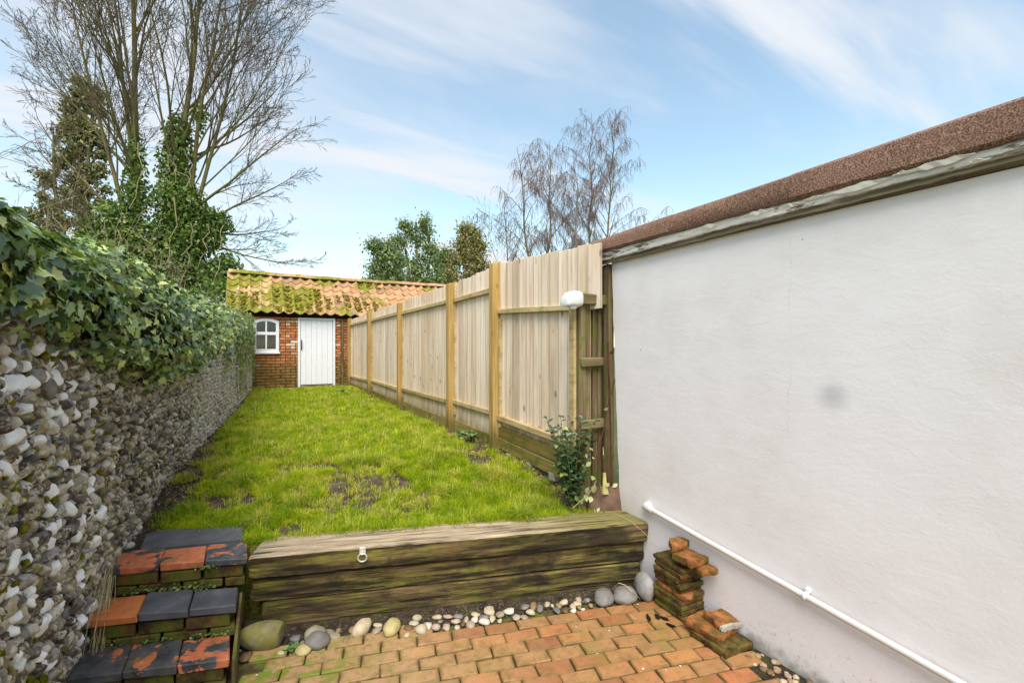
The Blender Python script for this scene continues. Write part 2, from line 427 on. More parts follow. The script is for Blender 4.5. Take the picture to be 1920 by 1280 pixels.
simple('tread_red', [(0.3, (0.36, 0.10, 0.03)), (0.55, (0.50, 0.17, 0.055)), (0.8, (0.40, 0.13, 0.05))], 16, 0.75, 0.5, 60, moss=((0.12, 0.08, 0.025), 0.7), mr=(0.56, 0.7))
simple('tread_slate', [(0.3, (0.045, 0.047, 0.055)), (0.6, (0.085, 0.088, 0.10)), (0.8, (0.15, 0.15, 0.155))], 7, 0.5, 0.3, 60, moss=((0.22, 0.17, 0.06), 0.55), mr=(0.60, 0.7))
simple('riser_brick', [(0.3, (0.014, 0.010, 0.006)), (0.5, (0.06, 0.034, 0.014)), (0.75, (0.19, 0.085, 0.026))], 11, 0.9, 0.6, 60, moss=((0.09, 0.095, 0.012), 0.85), mr=(0.42, 0.6))
simple('slate', [(0.3, (0.055, 0.058, 0.065)), (0.6, (0.10, 0.105, 0.12)), (0.8, (0.17, 0.175, 0.185))], 6, 0.55, 0.35, 40)
simple('tile_clay', [(0.28, (0.04, 0.022, 0.009)), (0.46, (0.18, 0.075, 0.022)), (0.6, (0.36, 0.135, 0.036)), (0.8, (0.42, 0.21, 0.075))], 16, 0.8, 0.6, 50, moss=((0.10, 0.085, 0.015), 0.75), mscale=11, mr=(0.46, 0.64))
simple('tile_mossy', [(0.28, (0.015, 0.011, 0.005)), (0.5, (0.075, 0.045, 0.014)), (0.72, (0.22, 0.10, 0.028))], 18, 0.9, 0.7, 50, moss=((0.125, 0.115, 0.018), 0.85), mscale=12, mr=(0.44, 0.62))
simple('mortar_lump', [(0.3, (0.25, 0.22, 0.17)), (0.7, (0.55, 0.52, 0.45))], 20, 0.95, 0.9, 60)
def m_shed_brick():
    s = NT('shed_brick'); r = s.rnd(); P = s.pos(); PS = s.shift(P, r)
    col = s.ramp(r, [(0, (0.38, 0.12, 0.045)), (0.25, (0.54, 0.19, 0.065)), (0.5, (0.45, 0.16, 0.07)), (0.7, (0.60, 0.26, 0.10)), (0.86, (0.34, 0.15, 0.085)), (0.95, (0.64, 0.44, 0.26)), (1, (0.68, 0.58, 0.44))])
    col = s.mix(0.7, col, s.ramp(s.noise(PS, 16, 5), [(0.3, (0.6, 0.6, 0.6)), (0.6, (1.1, 1.1, 1.1))]), 'MULTIPLY')
    z = s.xyz(P)[2]
    zz = s.math('ADD', z, s.math('MULTIPLY', s.noise(P, 2.2, 5, 0.6), -0.9))
    col = s.mix(s.rng(zz, 0.55, 1.25, 0.85, 0.0), col, s.ramp(s.noise(P, 9, 4), [(0.35, (0.09, 0.065, 0.018)), (0.65, (0.24, 0.17, 0.045))]))
    M['shed_brick'] = s.fin(col, 0.9, s.bump(s.noise(PS, 50, 5), 0.5, 0.006), 0.2)
m_shed_brick()
simple('shed_mortar', [(0.3, (0.24, 0.17, 0.11)), (0.7, (0.48, 0.38, 0.27))], 6, 0.95, 0.5, 60, moss=((0.06, 0.05, 0.015), 0.6), usernd=False)
def m_pantile():
    s = NT('pantile'); r = s.rnd(); P = s.pos(); PS = s.shift(P, r)
    x = s.xyz(P)[0]
    col = s.ramp(r, [(0, (0.50, 0.28, 0.13)), (0.3, (0.60, 0.38, 0.18)), (0.55, (0.50, 0.28, 0.15)), (0.8, (0.66, 0.45, 0.24)), (0.93, (0.36, 0.22, 0.14)), (1, (0.34, 0.31, 0.22))])
    col = s.mix(s.rng(x, 0.0, 2.6, 0.0, 0.55), col, s.ramp(r, [(0, (0.40, 0.19, 0.105)), (0.5, (0.52, 0.28, 0.155)), (1, (0.32, 0.17, 0.10))]))
    col = s.mix(0.6, col, s.ramp(s.noise(PS, 13, 6), [(0.3, (0.55, 0.55, 0.52)), (0.55, (1, 1, 1)), (0.75, (1.2, 1.18, 1.12))]), 'MULTIPLY')
    mf = s.math('ADD', s.noise(P, 1.5, 3, 0.6), s.math('MULTIPLY', s.noise(P, 11, 5, 0.7), 0.45))
    mf = s.math('ADD', mf, s.rng(x, -0.5, 3.5, 0.05, -0.09))
    mo = s.rng(mf, 0.645, 0.79)
    col = s.mix(s.math('MULTIPLY', mo, 0.95), col, s.ramp(s.noise(P, 30, 4), [(0.35, (0.10, 0.10, 0.012)), (0.65, (0.30, 0.29, 0.03))]))
    M['pantile'] = s.fin(col, 0.88, s.bump(s.math('ADD', s.noise(PS, 40, 5), mo), 0.5, 0.012), 0.2)
m_pantile()
simple('moss', [(0.3, (0.06, 0.065, 0.006)), (0.5, (0.17, 0.165, 0.014)), (0.75, (0.30, 0.28, 0.03))], 30, 1.0, 0.9, 120, spec=0.1, bdist=0.012)
def m_render():
    s = NT('painted_render'); P = s.pos()
    n = s.noise(P, 2.2, 6, 0.6); fine = s.noise(P, 55, 5, 0.7); mid = s.noise(s.map(P, (1, 7, 13), (R(20), 0, 0)), 1.0, 5, 0.6, 0.6)
    col = s.ramp(n, [(0.3, (0.735, 0.685, 0.67)), (0.5, (0.785, 0.74, 0.735)), (0.7, (0.81, 0.77, 0.77))])
    pits = s.math('MULTIPLY', s.rng(s.voro(s.map(P, (0, 1, 1)), 3.3), 0.012, 0.022, 1, 0), s.rng(s.noise(P, 2.3, 2), .45, .55))
    col = s.mix(s.math('MULTIPLY', pits, 0.8), col, (0.16, 0.13, 0.11))
    # scuffed grey smudge where something used to rub against the wall
    d = s.n.new('ShaderNodeVectorMath'); d.operation = 'DISTANCE'
    q = at(1560, 742, 'X', 2.49); s.l.new(P, d.inputs[0]); d.inputs[1].default_value = q
    dd = s.math('ADD', d.outputs['Value'], s.math('MULTIPLY', s.noise(P, 14, 4), 0.06))
    col = s.mix(s.rng(dd, 0.03, 0.135, 0.5, 0.0), col, (0.36, 0.35, 0.36))
    # hairline cracks
    z = s.xyz(P)[2]; y = s.xyz(P)[1]
    wob = s.math('MULTIPLY', s.noise(P, 5, 5), 0.07)
    cr = s.math('ABSOLUTE', s.math('ADD', s.math('SUBTRACT', y, 1.43), wob))
    msk = s.rng(s.math('ADD', z, s.math('MULTIPLY', s.noise(P, 3, 3), 0.4)), 1.25, 1.45)
    col = s.mix(s.math('MULTIPLY', s.math('MULTIPLY', s.rng(cr, 0.0006, 0.0026, 1, 0), s.rng(s.noise(P, 9, 4), .42, .6, .02, .28)), msk), col, (0.3, 0.27, 0.24))
    # grime along the foot and green damp by the bed
    zz = s.math('ADD', z, s.math('MULTIPLY', s.noise(P, 6, 5, 0.7), -0.28))
    col = s.mix(s.rng(zz, -0.16, -0.06, 0.75, 0), col, (0.16, 0.14, 0.09))
    gy = s.rng(y, 2.30, 2.72, 0, 1); gz = s.rng(zz, 0.15, 0.62, 1, 0)
    col = s.mix(s.math('MULTIPLY', s.math('MULTIPLY', gy, gz), 0.6), col, (0.26, 0.27, 0.10))
    sc_ = s.rng(s.noise(s.map(P, (1, 3.5, 60), (R(14), 0, 0)), 1.0, 5, .7), .66, .72)
    col = s.mix(s.math('MULTIPLY', s.math('MULTIPLY', sc_, s.rng(s.noise(P, 1.7, 3), .5, .62)), .35), col, (0.50, 0.46, 0.43))
    fl_ = s.rng(s.noise(P, 26, 6, .75), .70, .73)
    col = s.mix(s.math('MULTIPLY', fl_, .45), col, (0.50, 0.47, 0.44))
    lo = s.rng(s.math('ADD', z, s.math('MULTIPLY', n, 0.6)), 0.75, 1.25, 0.10, 0)
    col = s.mix(lo, col, (0.62, 0.58, 0.59))
    sp_ = s.math('MULTIPLY', s.rng(s.noise(P, 46, 5, .7), .58, .66), s.rng(s.math('ADD', z, s.math('MULTIPLY', s.noise(P, 3, 3), -.25)), -.1, .25, .55, 0))
    col = s.mix(sp_, col, (0.30, 0.25, 0.17))
    h = s.math('ADD', s.math('MULTIPLY', fine, 0.5), s.math('ADD', mid, s.math('MULTIPLY', pits, -1.5)))
    M['painted_render'] = s.fin(col, 0.7, s.bump(h, 0.32, 0.006), 0.3)
m_render()
def m_felt():
    s = NT('roof_felt'); P = s.pos()
    n = s.noise(P, 150, 3, 0.8); b = s.noise(P, 3, 4)
    col = s.ramp(n, [(0.34, (0.05, 0.026, 0.018)), (0.5, (0.20, 0.11, 0.075)), (0.64, (0.43, 0.28, 0.205))])
    col = s.mix(0.5, col, s.ramp(b, [(0.3, (0.75, 0.72, 0.7)), (0.7, (1.15, 1.1, 1.1))]), 'MULTIPLY')
    M['roof_felt'] = s.fin(col, 0.95, s.bump(n, 0.7, 0.004), 0.2)
m_felt()
def m_fascia():
    s = NT('fascia_paint'); P = s.pos()
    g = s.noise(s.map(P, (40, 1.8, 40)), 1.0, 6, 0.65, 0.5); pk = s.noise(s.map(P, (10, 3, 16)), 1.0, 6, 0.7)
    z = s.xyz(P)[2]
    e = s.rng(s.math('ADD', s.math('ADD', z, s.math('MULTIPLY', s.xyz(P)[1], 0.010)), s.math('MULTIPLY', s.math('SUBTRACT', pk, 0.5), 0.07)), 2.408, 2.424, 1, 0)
    e2 = s.math('MAXIMUM', s.rng(pk, 0.57, 0.62), s.rng(s.math('ADD', z, s.math('MULTIPLY', s.math('SUBTRACT', pk, 0.5), 0.09)), 2.446, 2.458))  # peeling patches; near the top, bare wood tone paints the felt's shadow gap
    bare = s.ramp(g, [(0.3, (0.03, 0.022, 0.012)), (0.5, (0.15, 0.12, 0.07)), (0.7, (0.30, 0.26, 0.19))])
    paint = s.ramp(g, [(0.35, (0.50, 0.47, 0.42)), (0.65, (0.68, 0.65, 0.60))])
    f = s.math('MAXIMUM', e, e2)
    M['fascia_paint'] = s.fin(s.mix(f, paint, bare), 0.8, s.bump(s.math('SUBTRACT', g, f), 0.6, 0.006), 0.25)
m_fascia()
def plain(name, col, rough=0.6, spec=0.4, metal=0.0, var=0.15, bscale=60, bump=0.15):
    s = NT(name); P = s.pos(); n = s.noise(P, bscale * .2, 5, 0.65)
    c = s.ramp(n, [(0.3, tuple(x * (1 - var) for x in col)), (0.7, tuple(min(1, x * (1 + var)) for x in col))])
    M[name] = s.fin(c, rough, s.bump(s.noise(P, bscale, 4), bump, 0.004), spec, metal)
plain('white_plastic', (0.66, 0.66, 0.65), 0.4, 0.5, var=0.04, bump=0.05)
plain('pipe_white', (0.60, 0.585, 0.55), 0.5, 0.5, var=0.08, bump=0.1)
plain('white_paint', (0.74, 0.745, 0.76), 0.6, 0.4, var=0.05)
plain('paint_flake', (0.70, 0.67, 0.58), 0.7, 0.3, var=0.1)
plain('grey_metal', (0.42, 0.42, 0.42), 0.4, 0.5, 0.6)
plain('ring_metal', (0.62, 0.60, 0.56), 0.45, 0.5, 0.4)
plain('rust', (0.10, 0.038, 0.022), 0.85, 0.3, 0.2, var=0.5)
plain('spade_rust', (0.15, 0.09, 0.06), 0.8, 0.3, 0.2, var=0.5)
plain('lichen_yellow', (0.42, 0.36, 0.14), 0.95, 0.1, var=0.35, bump=0.6)
plain('dark_iron', (0.03, 0.03, 0.03), 0.5, 0.4, 0.3)
plain('dark_inside', (0.02, 0.018, 0.016), 0.95, 0.1)
plain('curtain', (0.30, 0.30, 0.29), 0.95, 0.1)
plain('zinc_sheet', (0.46, 0.48, 0.52), 0.5, 0.5, 0.2)
plain('concrete', (0.36, 0.34, 0.29), 0.95, 0.2, var=0.3, bump=0.5)
plain('grit', (0.11, 0.085, 0.06), 0.95, 0.15, var=0.5)
plain('straw', (0.46, 0.39, 0.22), 0.9, 0.1, var=0.2)
plain('dead_leaf', (0.33, 0.22, 0.12), 0.9, 0.1, var=0.5)
plain('ivy_core', (0.022, 0.022, 0.011), 1.0, 0.05, var=0.6, bscale=40, bump=0.8)
plain('black_bark', (0.012, 0.010, 0.008), 0.9, 0.2)
def m_glass():
    s = NT('window_glass'); g = s.n.new('ShaderNodeBsdfGlossy'); t = s.n.new('ShaderNodeBsdfTransparent'); mx_ = s.n.new('ShaderNodeMixShader')
    g.inputs['Roughness'].default_value = 0.06; t.inputs['Color'].default_value = (0.75, 0.78, 0.77, 1)
    fr = s.n.new('ShaderNodeFresnel'); fr.inputs['IOR'].default_value = 1.6
    s.l.new(fr.outputs[0], mx_.inputs[0]); s.l.new(t.outputs[0], mx_.inputs[1]); s.l.new(g.outputs[0], mx_.inputs[2])
    s.l.new(mx_.outputs[0], s.out.inputs[0]); M['window_glass'] = s.m
m_glass()
def m_flint():
    s = NT('flint'); r = s.rnd(); P = s.pos(); PS = s.shift(P, r)
    a = s.ramp(r, [(0.0, (0.40, 0.35, 0.28)), (0.08, (0.60, 0.55, 0.46)), (0.16, (0.085, 0.06, 0.045)), (0.25, (0.36, 0.34, 0.33)), (0.34, (0.03, 0.023, 0.022)), (0.44, (0.22, 0.145, 0.085)), (0.54, (0.64, 0.60, 0.52)), (0.63, (0.06, 0.045, 0.042)), (0.72, (0.44, 0.37, 0.27)), (0.80, (0.12, 0.09, 0.08)), (0.88, (0.30, 0.215, 0.13)), (0.95, (0.50, 0.46, 0.40)), (1, (0.10, 0.075, 0.065))])
    n = s.noise(PS, 24, 5, 0.65, 0.8)
    patch = s.rng(n, 0.49, 0.53)
    r2 = s.math('FRACT', s.math('MULTIPLY', r, 17.3))
    alt = s.ramp(r2, [(0, (0.022, 0.018, 0.019)), (0.5, (0.055, 0.04, 0.038)), (0.62, (0.36, 0.33, 0.29)), (1, (0.74, 0.70, 0.62))])
    col = s.mix(s.math('MULTIPLY', patch, 0.9), a, alt)
    col = s.mix(0.6, col, s.ramp(s.noise(PS, 60, 4), [(0.3, (0.65, 0.65, 0.65)), (0.7, (1.15, 1.15, 1.12))]), 'MULTIPLY')
    li = s.rng(s.noise(P, 8.5, 7, 0.8), 0.50, 0.60)
    y = s.xyz(P)[1]
    li = s.math('MULTIPLY', li, s.rng(y, 2.2, 5.0, 0.9, 0.4))
    col = s.mix(li, col, s.ramp(s.noise(P, 22, 3), [(0.4, (0.24, 0.20, 0.04)), (0.6, (0.58, 0.55, 0.40))]))
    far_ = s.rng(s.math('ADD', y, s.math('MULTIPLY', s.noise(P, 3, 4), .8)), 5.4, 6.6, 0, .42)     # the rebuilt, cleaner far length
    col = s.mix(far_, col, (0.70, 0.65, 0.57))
    ro = s.math('ADD', 0.38, s.math('MULTIPLY', s.noise(PS, 9, 3), 0.5))
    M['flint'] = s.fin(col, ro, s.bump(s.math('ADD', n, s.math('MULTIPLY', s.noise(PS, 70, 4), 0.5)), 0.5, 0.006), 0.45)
m_flint()
def m_mortar():
    s = NT('flint_mortar'); P = s.pos(); y = s.xyz(P)[1]
    n1 = s.noise(P, 8, 6, .65); n2 = s.noise(P, 50, 5, .65)
    col = s.ramp(n1, [(0.3, (0.035, 0.026, 0.016)), (0.5, (0.17, 0.13, 0.075)), (0.7, (0.40, 0.34, 0.22))])
    col = s.mix(s.math('MULTIPLY', s.rng(s.noise(P, 6, 6, .7), .45, .6), s.rng(y, 3.0, 6.0, .9, .35)), col, (0.28, 0.23, 0.035))
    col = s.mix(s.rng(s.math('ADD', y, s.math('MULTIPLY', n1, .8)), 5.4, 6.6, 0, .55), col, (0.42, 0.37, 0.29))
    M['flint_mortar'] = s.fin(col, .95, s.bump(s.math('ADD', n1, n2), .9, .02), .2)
m_mortar()
def m_pebble():
    s = NT('pebble'); r = s.rnd(); P = s.shift(s.pos(), r)
    c = s.n.new('ShaderNodeObjectInfo').outputs['Color']
    n = s.noise(P, 30, 5, 0.65); n2 = s.noise(P, 120, 3)
    col = s.mix(0.8, c, s.ramp(n, [(0.3, (0.7, 0.68, 0.64)), (0.55, (1, 1, 1)), (0.75, (1.15, 1.12, 1.08))]), 'MULTIPLY')
    M['pebble'] = s.fin(col, 0.6, s.bump(n2, 0.2, 0.003), 0.4)
m_pebble()
def leafmat(name, stops, rough=0.45, trans=0.25, spec=0.5, vein=None):
    s = NT(name); r = s.rnd(); P = s.pos()
    col = s.ramp(r, stops)
    col = s.mix(0.5, col, s.ramp(s.noise(P, 40, 4), [(0.3, (0.7, 0.72, 0.7)), (0.7, (1.2, 1.2, 1.15))]), 'MULTIPLY')
    if vein:
        O = s.objc()
        col = s.mix(s.rng(s.math('ABSOLUTE', s.xyz(O)[0]), 0.0, 0.006, 0.5, 0), col, vein)
    s.fin(col, rough, None, spec)
    t = s.n.new('ShaderNodeBsdfTranslucent'); s._in(t.inputs['Color'], s.mix(1.0, col, (1.25, 1.35, 0.6), 'MULTIPLY'))
    mx_ = s.n.new('ShaderNodeMixShader'); mx_.inputs[0].default_value = trans
    s.l.new(s.p.outputs[0], mx_.inputs[1]); s.l.new(t.outputs[0], mx_.inputs[2]); s.l.new(mx_.outputs[0], s.out.inputs[0])
    M[name] = s.m
leafmat('grass', [(0.0, (0.16, 0.29, 0.006)), (0.3, (0.37, 0.46, 0.02)), (0.6, (0.58, 0.60, 0.035)), (0.84, (0.68, 0.64, 0.10)), (0.95, (0.62, 0.55, 0.16)), (1, (0.58, 0.47, 0.22))], 0.6, 0.48, 0.15)
leafmat('ivy_leaf', [(0, (0.022, 0.05, 0.014)), (0.3, (0.08, 0.145, 0.04)), (0.6, (0.20, 0.30, 0.08)), (0.85, (0.38, 0.47, 0.15)), (0.97, (0.56, 0.60, 0.22)), (1, (0.60, 0.50, 0.10))], 0.28, 0.16, 0.85)
leafmat('ivy_far', [(0, (0.04, 0.075, 0.015)), (0.4, (0.10, 0.17, 0.03)), (0.8, (0.18, 0.27, 0.045)), (1, (0.28, 0.34, 0.07))], 0.4, 0.25, 0.5)
leafmat('ivy_yellow', [(0, (0.09, 0.14, 0.025)), (0.5, (0.20, 0.26, 0.05)), (1, (0.36, 0.38, 0.08))], 0.5, 0.25, 0.4)
leafmat('evergreen', [(0, (0.09, 0.14, 0.065)), (0.4, (0.18, 0.25, 0.10)), (0.8, (0.28, 0.36, 0.15)), (1, (0.40, 0.45, 0.15))], 0.45, 0.3, 0.5)
leafmat('eucalypt', [(0, (0.10, 0.11, 0.045)), (0.5, (0.20, 0.21, 0.085)), (1, (0.32, 0.31, 0.14))], 0.6, 0.2, 0.3)
leafmat('hedge_brown', [(0, (0.17, 0.13, 0.07)), (0.5, (0.26, 0.26, 0.085)), (1, (0.40, 0.36, 0.15))], 0.6, 0.2, 0.3)
leafmat('shrub_leaf', [(0, (0.02, 0.045, 0.018)), (0.5, (0.05, 0.10, 0.035)), (0.9, (0.10, 0.17, 0.05)), (1, (0.34, 0.38, 0.12))], 0.28, 0.1, 0.6)
leafmat('variegated', [(0, (0.14, 0.22, 0.06)), (0.4, (0.28, 0.34, 0.12)), (0.8, (0.46, 0.48, 0.22)), (1, (0.58, 0.56, 0.34))], 0.5, 0.2, 0.4)
leafmat('weed_leaf', [(0, (0.05, 0.10, 0.02)), (0.6, (0.14, 0.22, 0.06)), (1, (0.28, 0.36, 0.14))], 0.5, 0.2, 0.4)
def bark(name, lo, hi, moss=None, amt=0.0):
    s = NT(name); P = s.pos()
    n = s.noise(s.map(P, (6, 6, 1.5)), 2.0, 6, 0.65)
    col = s.ramp(n, [(0.3, lo), (0.7, hi)])
    if moss: col = s.mix(s.math('MULTIPLY', s.rng(s.noise(P, 1.1, 4), 0.42, 0.6), amt), col, moss)
    M[name] = s.fin(col, 0.9, s.bump(n, 0.5, 0.02), 0.2)
bark('bark_tree', (0.07, 0.055, 0.03), (0.20, 0.165, 0.09), (0.15, 0.15, 0.035), 0.7)
bark('twig_tree', (0.075, 0.055, 0.040), (0.17, 0.135, 0.085))
bark('bark_birch', (0.10, 0.075, 0.05), (0.30, 0.25, 0.17), (0.12, 0.11, 0.03), 0.6)
bark('twig_birch', (0.11, 0.070, 0.055), (0.23, 0.155, 0.125))
bark('vine', (0.20, 0.16, 0.09), (0.36, 0.31, 0.18))

# ------------------------------------------------------------------ layout functions
SA = Vector((-0.017, 3.173, 0)); SB = Vector((2.479, 2.387, 0))           # front line of the sleepers
SU = (SB - SA).normalized(); SN = Vector((-SU.y, SU.x, 0)); S_ANG = math.atan2(SU.y, SU.x); S_LEN = (SB - SA).length
def wall_x(y): return -0.72 + 0.0745 * (y - 3.5)                           # face of the flint wall
def behind(x, y): return (Vector((x, y, 0)) - SA).dot(SN)                  # metres behind the sleeper front
def lawn_z(x, y):
    d = behind(x, y) - 0.30
    return 0.405 + 0.175 * smooth01(0, 1.3, d) + 0.07 * smooth01(5.0, 9.5, d) + 0.018 * mnoise.noise(Vector((x * 1.9, y * 1.9, 3.1))) + 0.010 * mnoise.noise(Vector((x * 6, y * 6, 7)))
BARE = [(at(660, 925, 'Z', .52), .34), (at(735, 905, 'Z', .53), .26), (at(560, 885, 'Z', .55), .18), (at(600, 940, 'Z', .5), .15), (at(845, 815, 'Z', .6), .18), (at(480, 870, 'Z', .55), .14), (at(430, 900, 'Z', .53), .16), (at(395, 850, 'Z', .55), .13), (at(640, 905, 'Z', .53), .24), (at(800, 930, 'Z', .51), .12), (at(700, 950, 'Z', .49), .12), (at(560, 925, 'Z', .51), .12), (at(520, 905, 'Z', .53), .12), (at(900, 905, 'Z', .52), .12), (at(590, 905, 'Z', .53), .13), (at(690, 885, 'Z', .55), .16), (at(770, 925, 'Z', .52), .13), (at(840, 890, 'Z', .54), .10), (at(450, 930, 'Z', .51), .13), (at(350, 905, 'Z', .53), .16), (at(620, 870, 'Z', .56), .10)]
def bare_amt(x, y):
    b = 0.0
    for c, r in BARE:
        d = math.hypot((x - c.x), (y - c.y)) / r
        b = max(b, 1 - smooth01(0.55, 1.1, d + 0.35 * mnoise.noise(Vector((x * 7, y * 7, 1)))))
    dl = x - wall_x(y)
    b = max(b, 1 - smooth01(0.10, 0.50, dl + 0.25 * mnoise.noise(Vector((x * 3, y * 3, 5)))) * 1.0 if y < 6.5 else 1 - smooth01(0.02, 0.16, dl))
    b = max(b, smooth01(12.35, 12.8, y + 0.2 * mnoise.noise(Vector((x * 3, y * 3, 2)))))
    b = max(b, smooth01(2.05, 2.22, x + 0.12 * mnoise.noise(Vector((x * 4, y * 4, 9)))) * (0.9 if y < 7.2 else 0.6))
    nn = mnoise.noise(Vector((x * 2.3, y * 2.3, 11))) + 0.5 * mnoise.noise(Vector((x * 6, y * 6, 12)))
    if y < 6.0: b = max(b, smooth01(0.06, 0.44, nn) * (0.92 if y < 5.2 else .7))
    elif y < 9: b = max(b, smooth01(0.4, 0.7, nn) * 0.7)
    return b
rng = np.random.default_rng(7)
SLAB = [at(275, 1001, 'Z', .452), at(300, 993, 'Z', .452), at(455, 986, 'Z', .452), at(455, 1011, 'Z', .452), at(262, 1030, 'Z', .452)]
def in_poly(x, y, P):
    r = False
    for a, b in zip(P, P[1:] + P[:1]):
        if (a.y > y) != (b.y > y) and x < (b.x - a.x) * (y - a.y) / (b.y - a.y) + a.x: r = not r
    return r

# ================================================================== SETTING
g = link('ground', make_mesh('ground', [(-900, -900, -0.09), (900, -900, -0.09), (900, 900, -0.09), (-900, 900, -0.09)], [(0, 1, 2, 3)], M['far_ground']))
struct(g)

# ---- patio: a bed of joint sand with bricks laid on it
RA = R(-15.2); RU = Vector((math.cos(RA), math.sin(RA), 0)); RV = Vector((-math.sin(RA), math.cos(RA), 0))
PO = at(825.6, 1273.75, 'Z', 0); BP, BR = 0.2006, 0.1003
bed = box_obj('patio', (-1.3, -1.5, -0.085), (2.52, 3.6, -0.022), M['joint_sand'])
struct(bed)
bm_brick = []
for sd in range(6):
    v, f = cham(BP - 0.0075, BR - 0.0075, 0.06, 0.0055, 0.0034, sd)
    bm_brick.append(make_mesh('paving_brick', v, f, M['paving_brick']))
cand = []
for k in range(-34, 6):
    for i in range(-16, 20):
        c = PO + RU * ((i + 0.5) * BP + (BP / 2 if k % 2 == 0 else 0)) + RV * ((k - 0.5) * BR)
        if behind(c.x, c.y) > -0.205: continue
        top_row = behind(c.x, c.y) > -0.215 and k >= 3
        if c.x > 2.42 or c.x < -0.9 or c.y < -0.6: continue
        pebbly = 1.05 < c.y < 1.62 and c.x > 2.36
        if pebbly: continue
        # under the steps
        q = c - Vector((-0.09, 2.70, 0))
        if q.dot(SU) < 0.06 and q.dot(SN) > -0.06: continue
        cand.append(c)
cand.sort(key=lambda c: (0 if in_frame((c.x, c.y, 0.0), 60) else 1, depth(c)))
for n, c in enumerate(cand[:296]):
    rn = random.Random(n * 7 + 3)
    link('brick', bm_brick[n % 6], bed, loc=Vector((c.x, c.y, -0.030 + rn.uniform(-0.004, 0.004))) - bed.location,
         rot=(rn.gauss(0, 0.012), rn.gauss(0, 0.012), RA + rn.gauss(0, 0.008) + (math.pi if rn.random() < .5 else 0)))
if len(cand) > 296:
    V, T = [], []
    for c in cand[296:]:
        v, f = cham(BP - 0.007, BR - 0.007, 0.06, 0.006)
        b0 = len(V); mt = Matrix.Translation(Vector((c.x, c.y, -0.030)) - bed.location) @ Matrix.Rotation(RA, 4, 'Z')
        V += [mt @ Vector(p) for p in v]; T += [tuple(b0 + q for q in ff) for ff in f]
    stuff(link('bricks', make_mesh('bricks', V, T, M['paving_brick']), bed))

# soil strip under the pebbles, at the foot of the sleepers
def strip(name, pts, z, mat, res=0.03):
    o = link(name, make_mesh(name, [(p[0], p[1], z) for p in pts], [tuple(range(len(pts)))], mat)); struct(o); return o
s0 = SA - SU * 0.06 + SN * 0.06; s1 = SB + SN * 0.06
strip('soil', [(s0 - SN * 0.30)[:2], (s1 - SN * 0.16)[:2], s1[:2], s0[:2]], -0.010, M['soil'])

# ---- lawn (raised bed)
xs = np.linspace(-1.2, 2.62, 78); ys = np.linspace(2.2, 14.8, 220)
V, idx = [], {}
for j, y in enumerate(ys):
    for i, x in enumerate(xs):
        if behind(x, y) < 0.17: continue
        idx[(i, j)] = len(V)
        V.append((x, y, lawn_z(x, y) - 0.0))
Fc = []
for j in range(len(ys) - 1):
    for i in range(len(xs) - 1):
        q = [(i, j), (i + 1, j), (i + 1, j + 1), (i, j + 1)]
        if all(k in idx for k in q):
            cx, cy = xs[i] + 0.025, ys[j] + 0.03
            if cx < -0.02 and behind(cx, cy) < 0.20: continue
            Fc.append([idx[k] for k in q])
n0 = len(V)
bm = bmesh.new()
bv = [bm.verts.new(p) for p in V]
for q in Fc: bm.faces.new([bv[k] for k in q])
for v in [v for v in bm.verts if not v.link_faces]: bm.verts.remove(v)
bnd = [e for e in bm.edges if e.is_boundary]
ex = bmesh.ops.extrude_edge_only(bm, edges=bnd)
for v in [e for e in ex['geom'] if isinstance(e, bmesh.types.BMVert)]: v.co.z = -0.08
bmesh.ops.recalc_face_normals(bm, faces=bm.faces[:])
me = bpy.data.meshes.new('lawn'); bm.to_mesh(me); bm.free(); me.materials.append(M['lawn_soil'])
la = me.attributes.new('rnd', 'FLOAT', 'POINT'); la.data.foreach_set('value', [bare_amt(v.co.x, v.co.y) for v in me.vertices])
me.polygons.foreach_set('use_smooth', [True] * len(me.polygons))
lawn = struct(link('lawn', me))

# ---- grass blades
def grass_patch(name, tufts):
    V, T, A = [], [], []
    n = 0
    VV, TT, AA = [], [], []
    for (x, y, z, L, w, nb, col, spread) in tufts:
        ang = rng.uniform(0, 2 * np.pi, nb); r = np.abs(rng.normal(0, spread, nb))
        bx = x + np.cos(ang) * r; by = y + np.sin(ang) * r
        lean = np.clip(np.abs(rng.normal(0.85, 0.35, nb)), 0.1, 1.5); la = ang + rng.normal(0, 0.8, nb)
        ll = L * rng.uniform(0.55, 1.2, nb)
        dx, dy = np.cos(la), np.sin(la); px, py = -dy, dx
        h1 = ll * 0.55 * np.cos(lean * 0.5); o1 = ll * 0.55 * np.sin(lean * 0.5)
        h2 = h1 + ll * 0.45 * np.cos(np.minimum(lean * 1.7, 1.9)); o2 = o1 + ll * 0.45 * np.sin(np.minimum(lean * 1.7, 1.9))
        ww = w * rng.uniform(0.7, 1.3, nb)
        b = np.empty((nb, 5, 3))
        b[:, 0] = np.c_[bx - px * ww, by - py * ww, np.full(nb, z - 0.01)]
        b[:, 1] = np.c_[bx + px * ww, by + py * ww, np.full(nb, z - 0.01)]
        b[:, 2] = np.c_[bx + dx * o1 - px * ww * .75, by + dy * o1 - py * ww * .75, z + h1]
        b[:, 3] = np.c_[bx + dx * o1 + px * ww * .75, by + dy * o1 + py * ww * .75, z + h1]
        b[:, 4] = np.c_[bx + dx * o2, by + dy * o2, z + h2]
        VV.append(b.reshape(-1, 3))
        q = n + np.arange(nb)[:, None] * 5
        TT.append(np.concatenate([q + [0, 1, 3], q + [0, 3, 2], q + [2, 3, 4]], axis=0))
        AA.append(np.repeat(np.clip(col + rng.normal(0, 0.09, nb), 0.0, 0.99), 5))
        n += nb * 5
    return big_mesh(name, np.concatenate(VV), np.concatenate(TT), M['grass'], np.concatenate(AA))
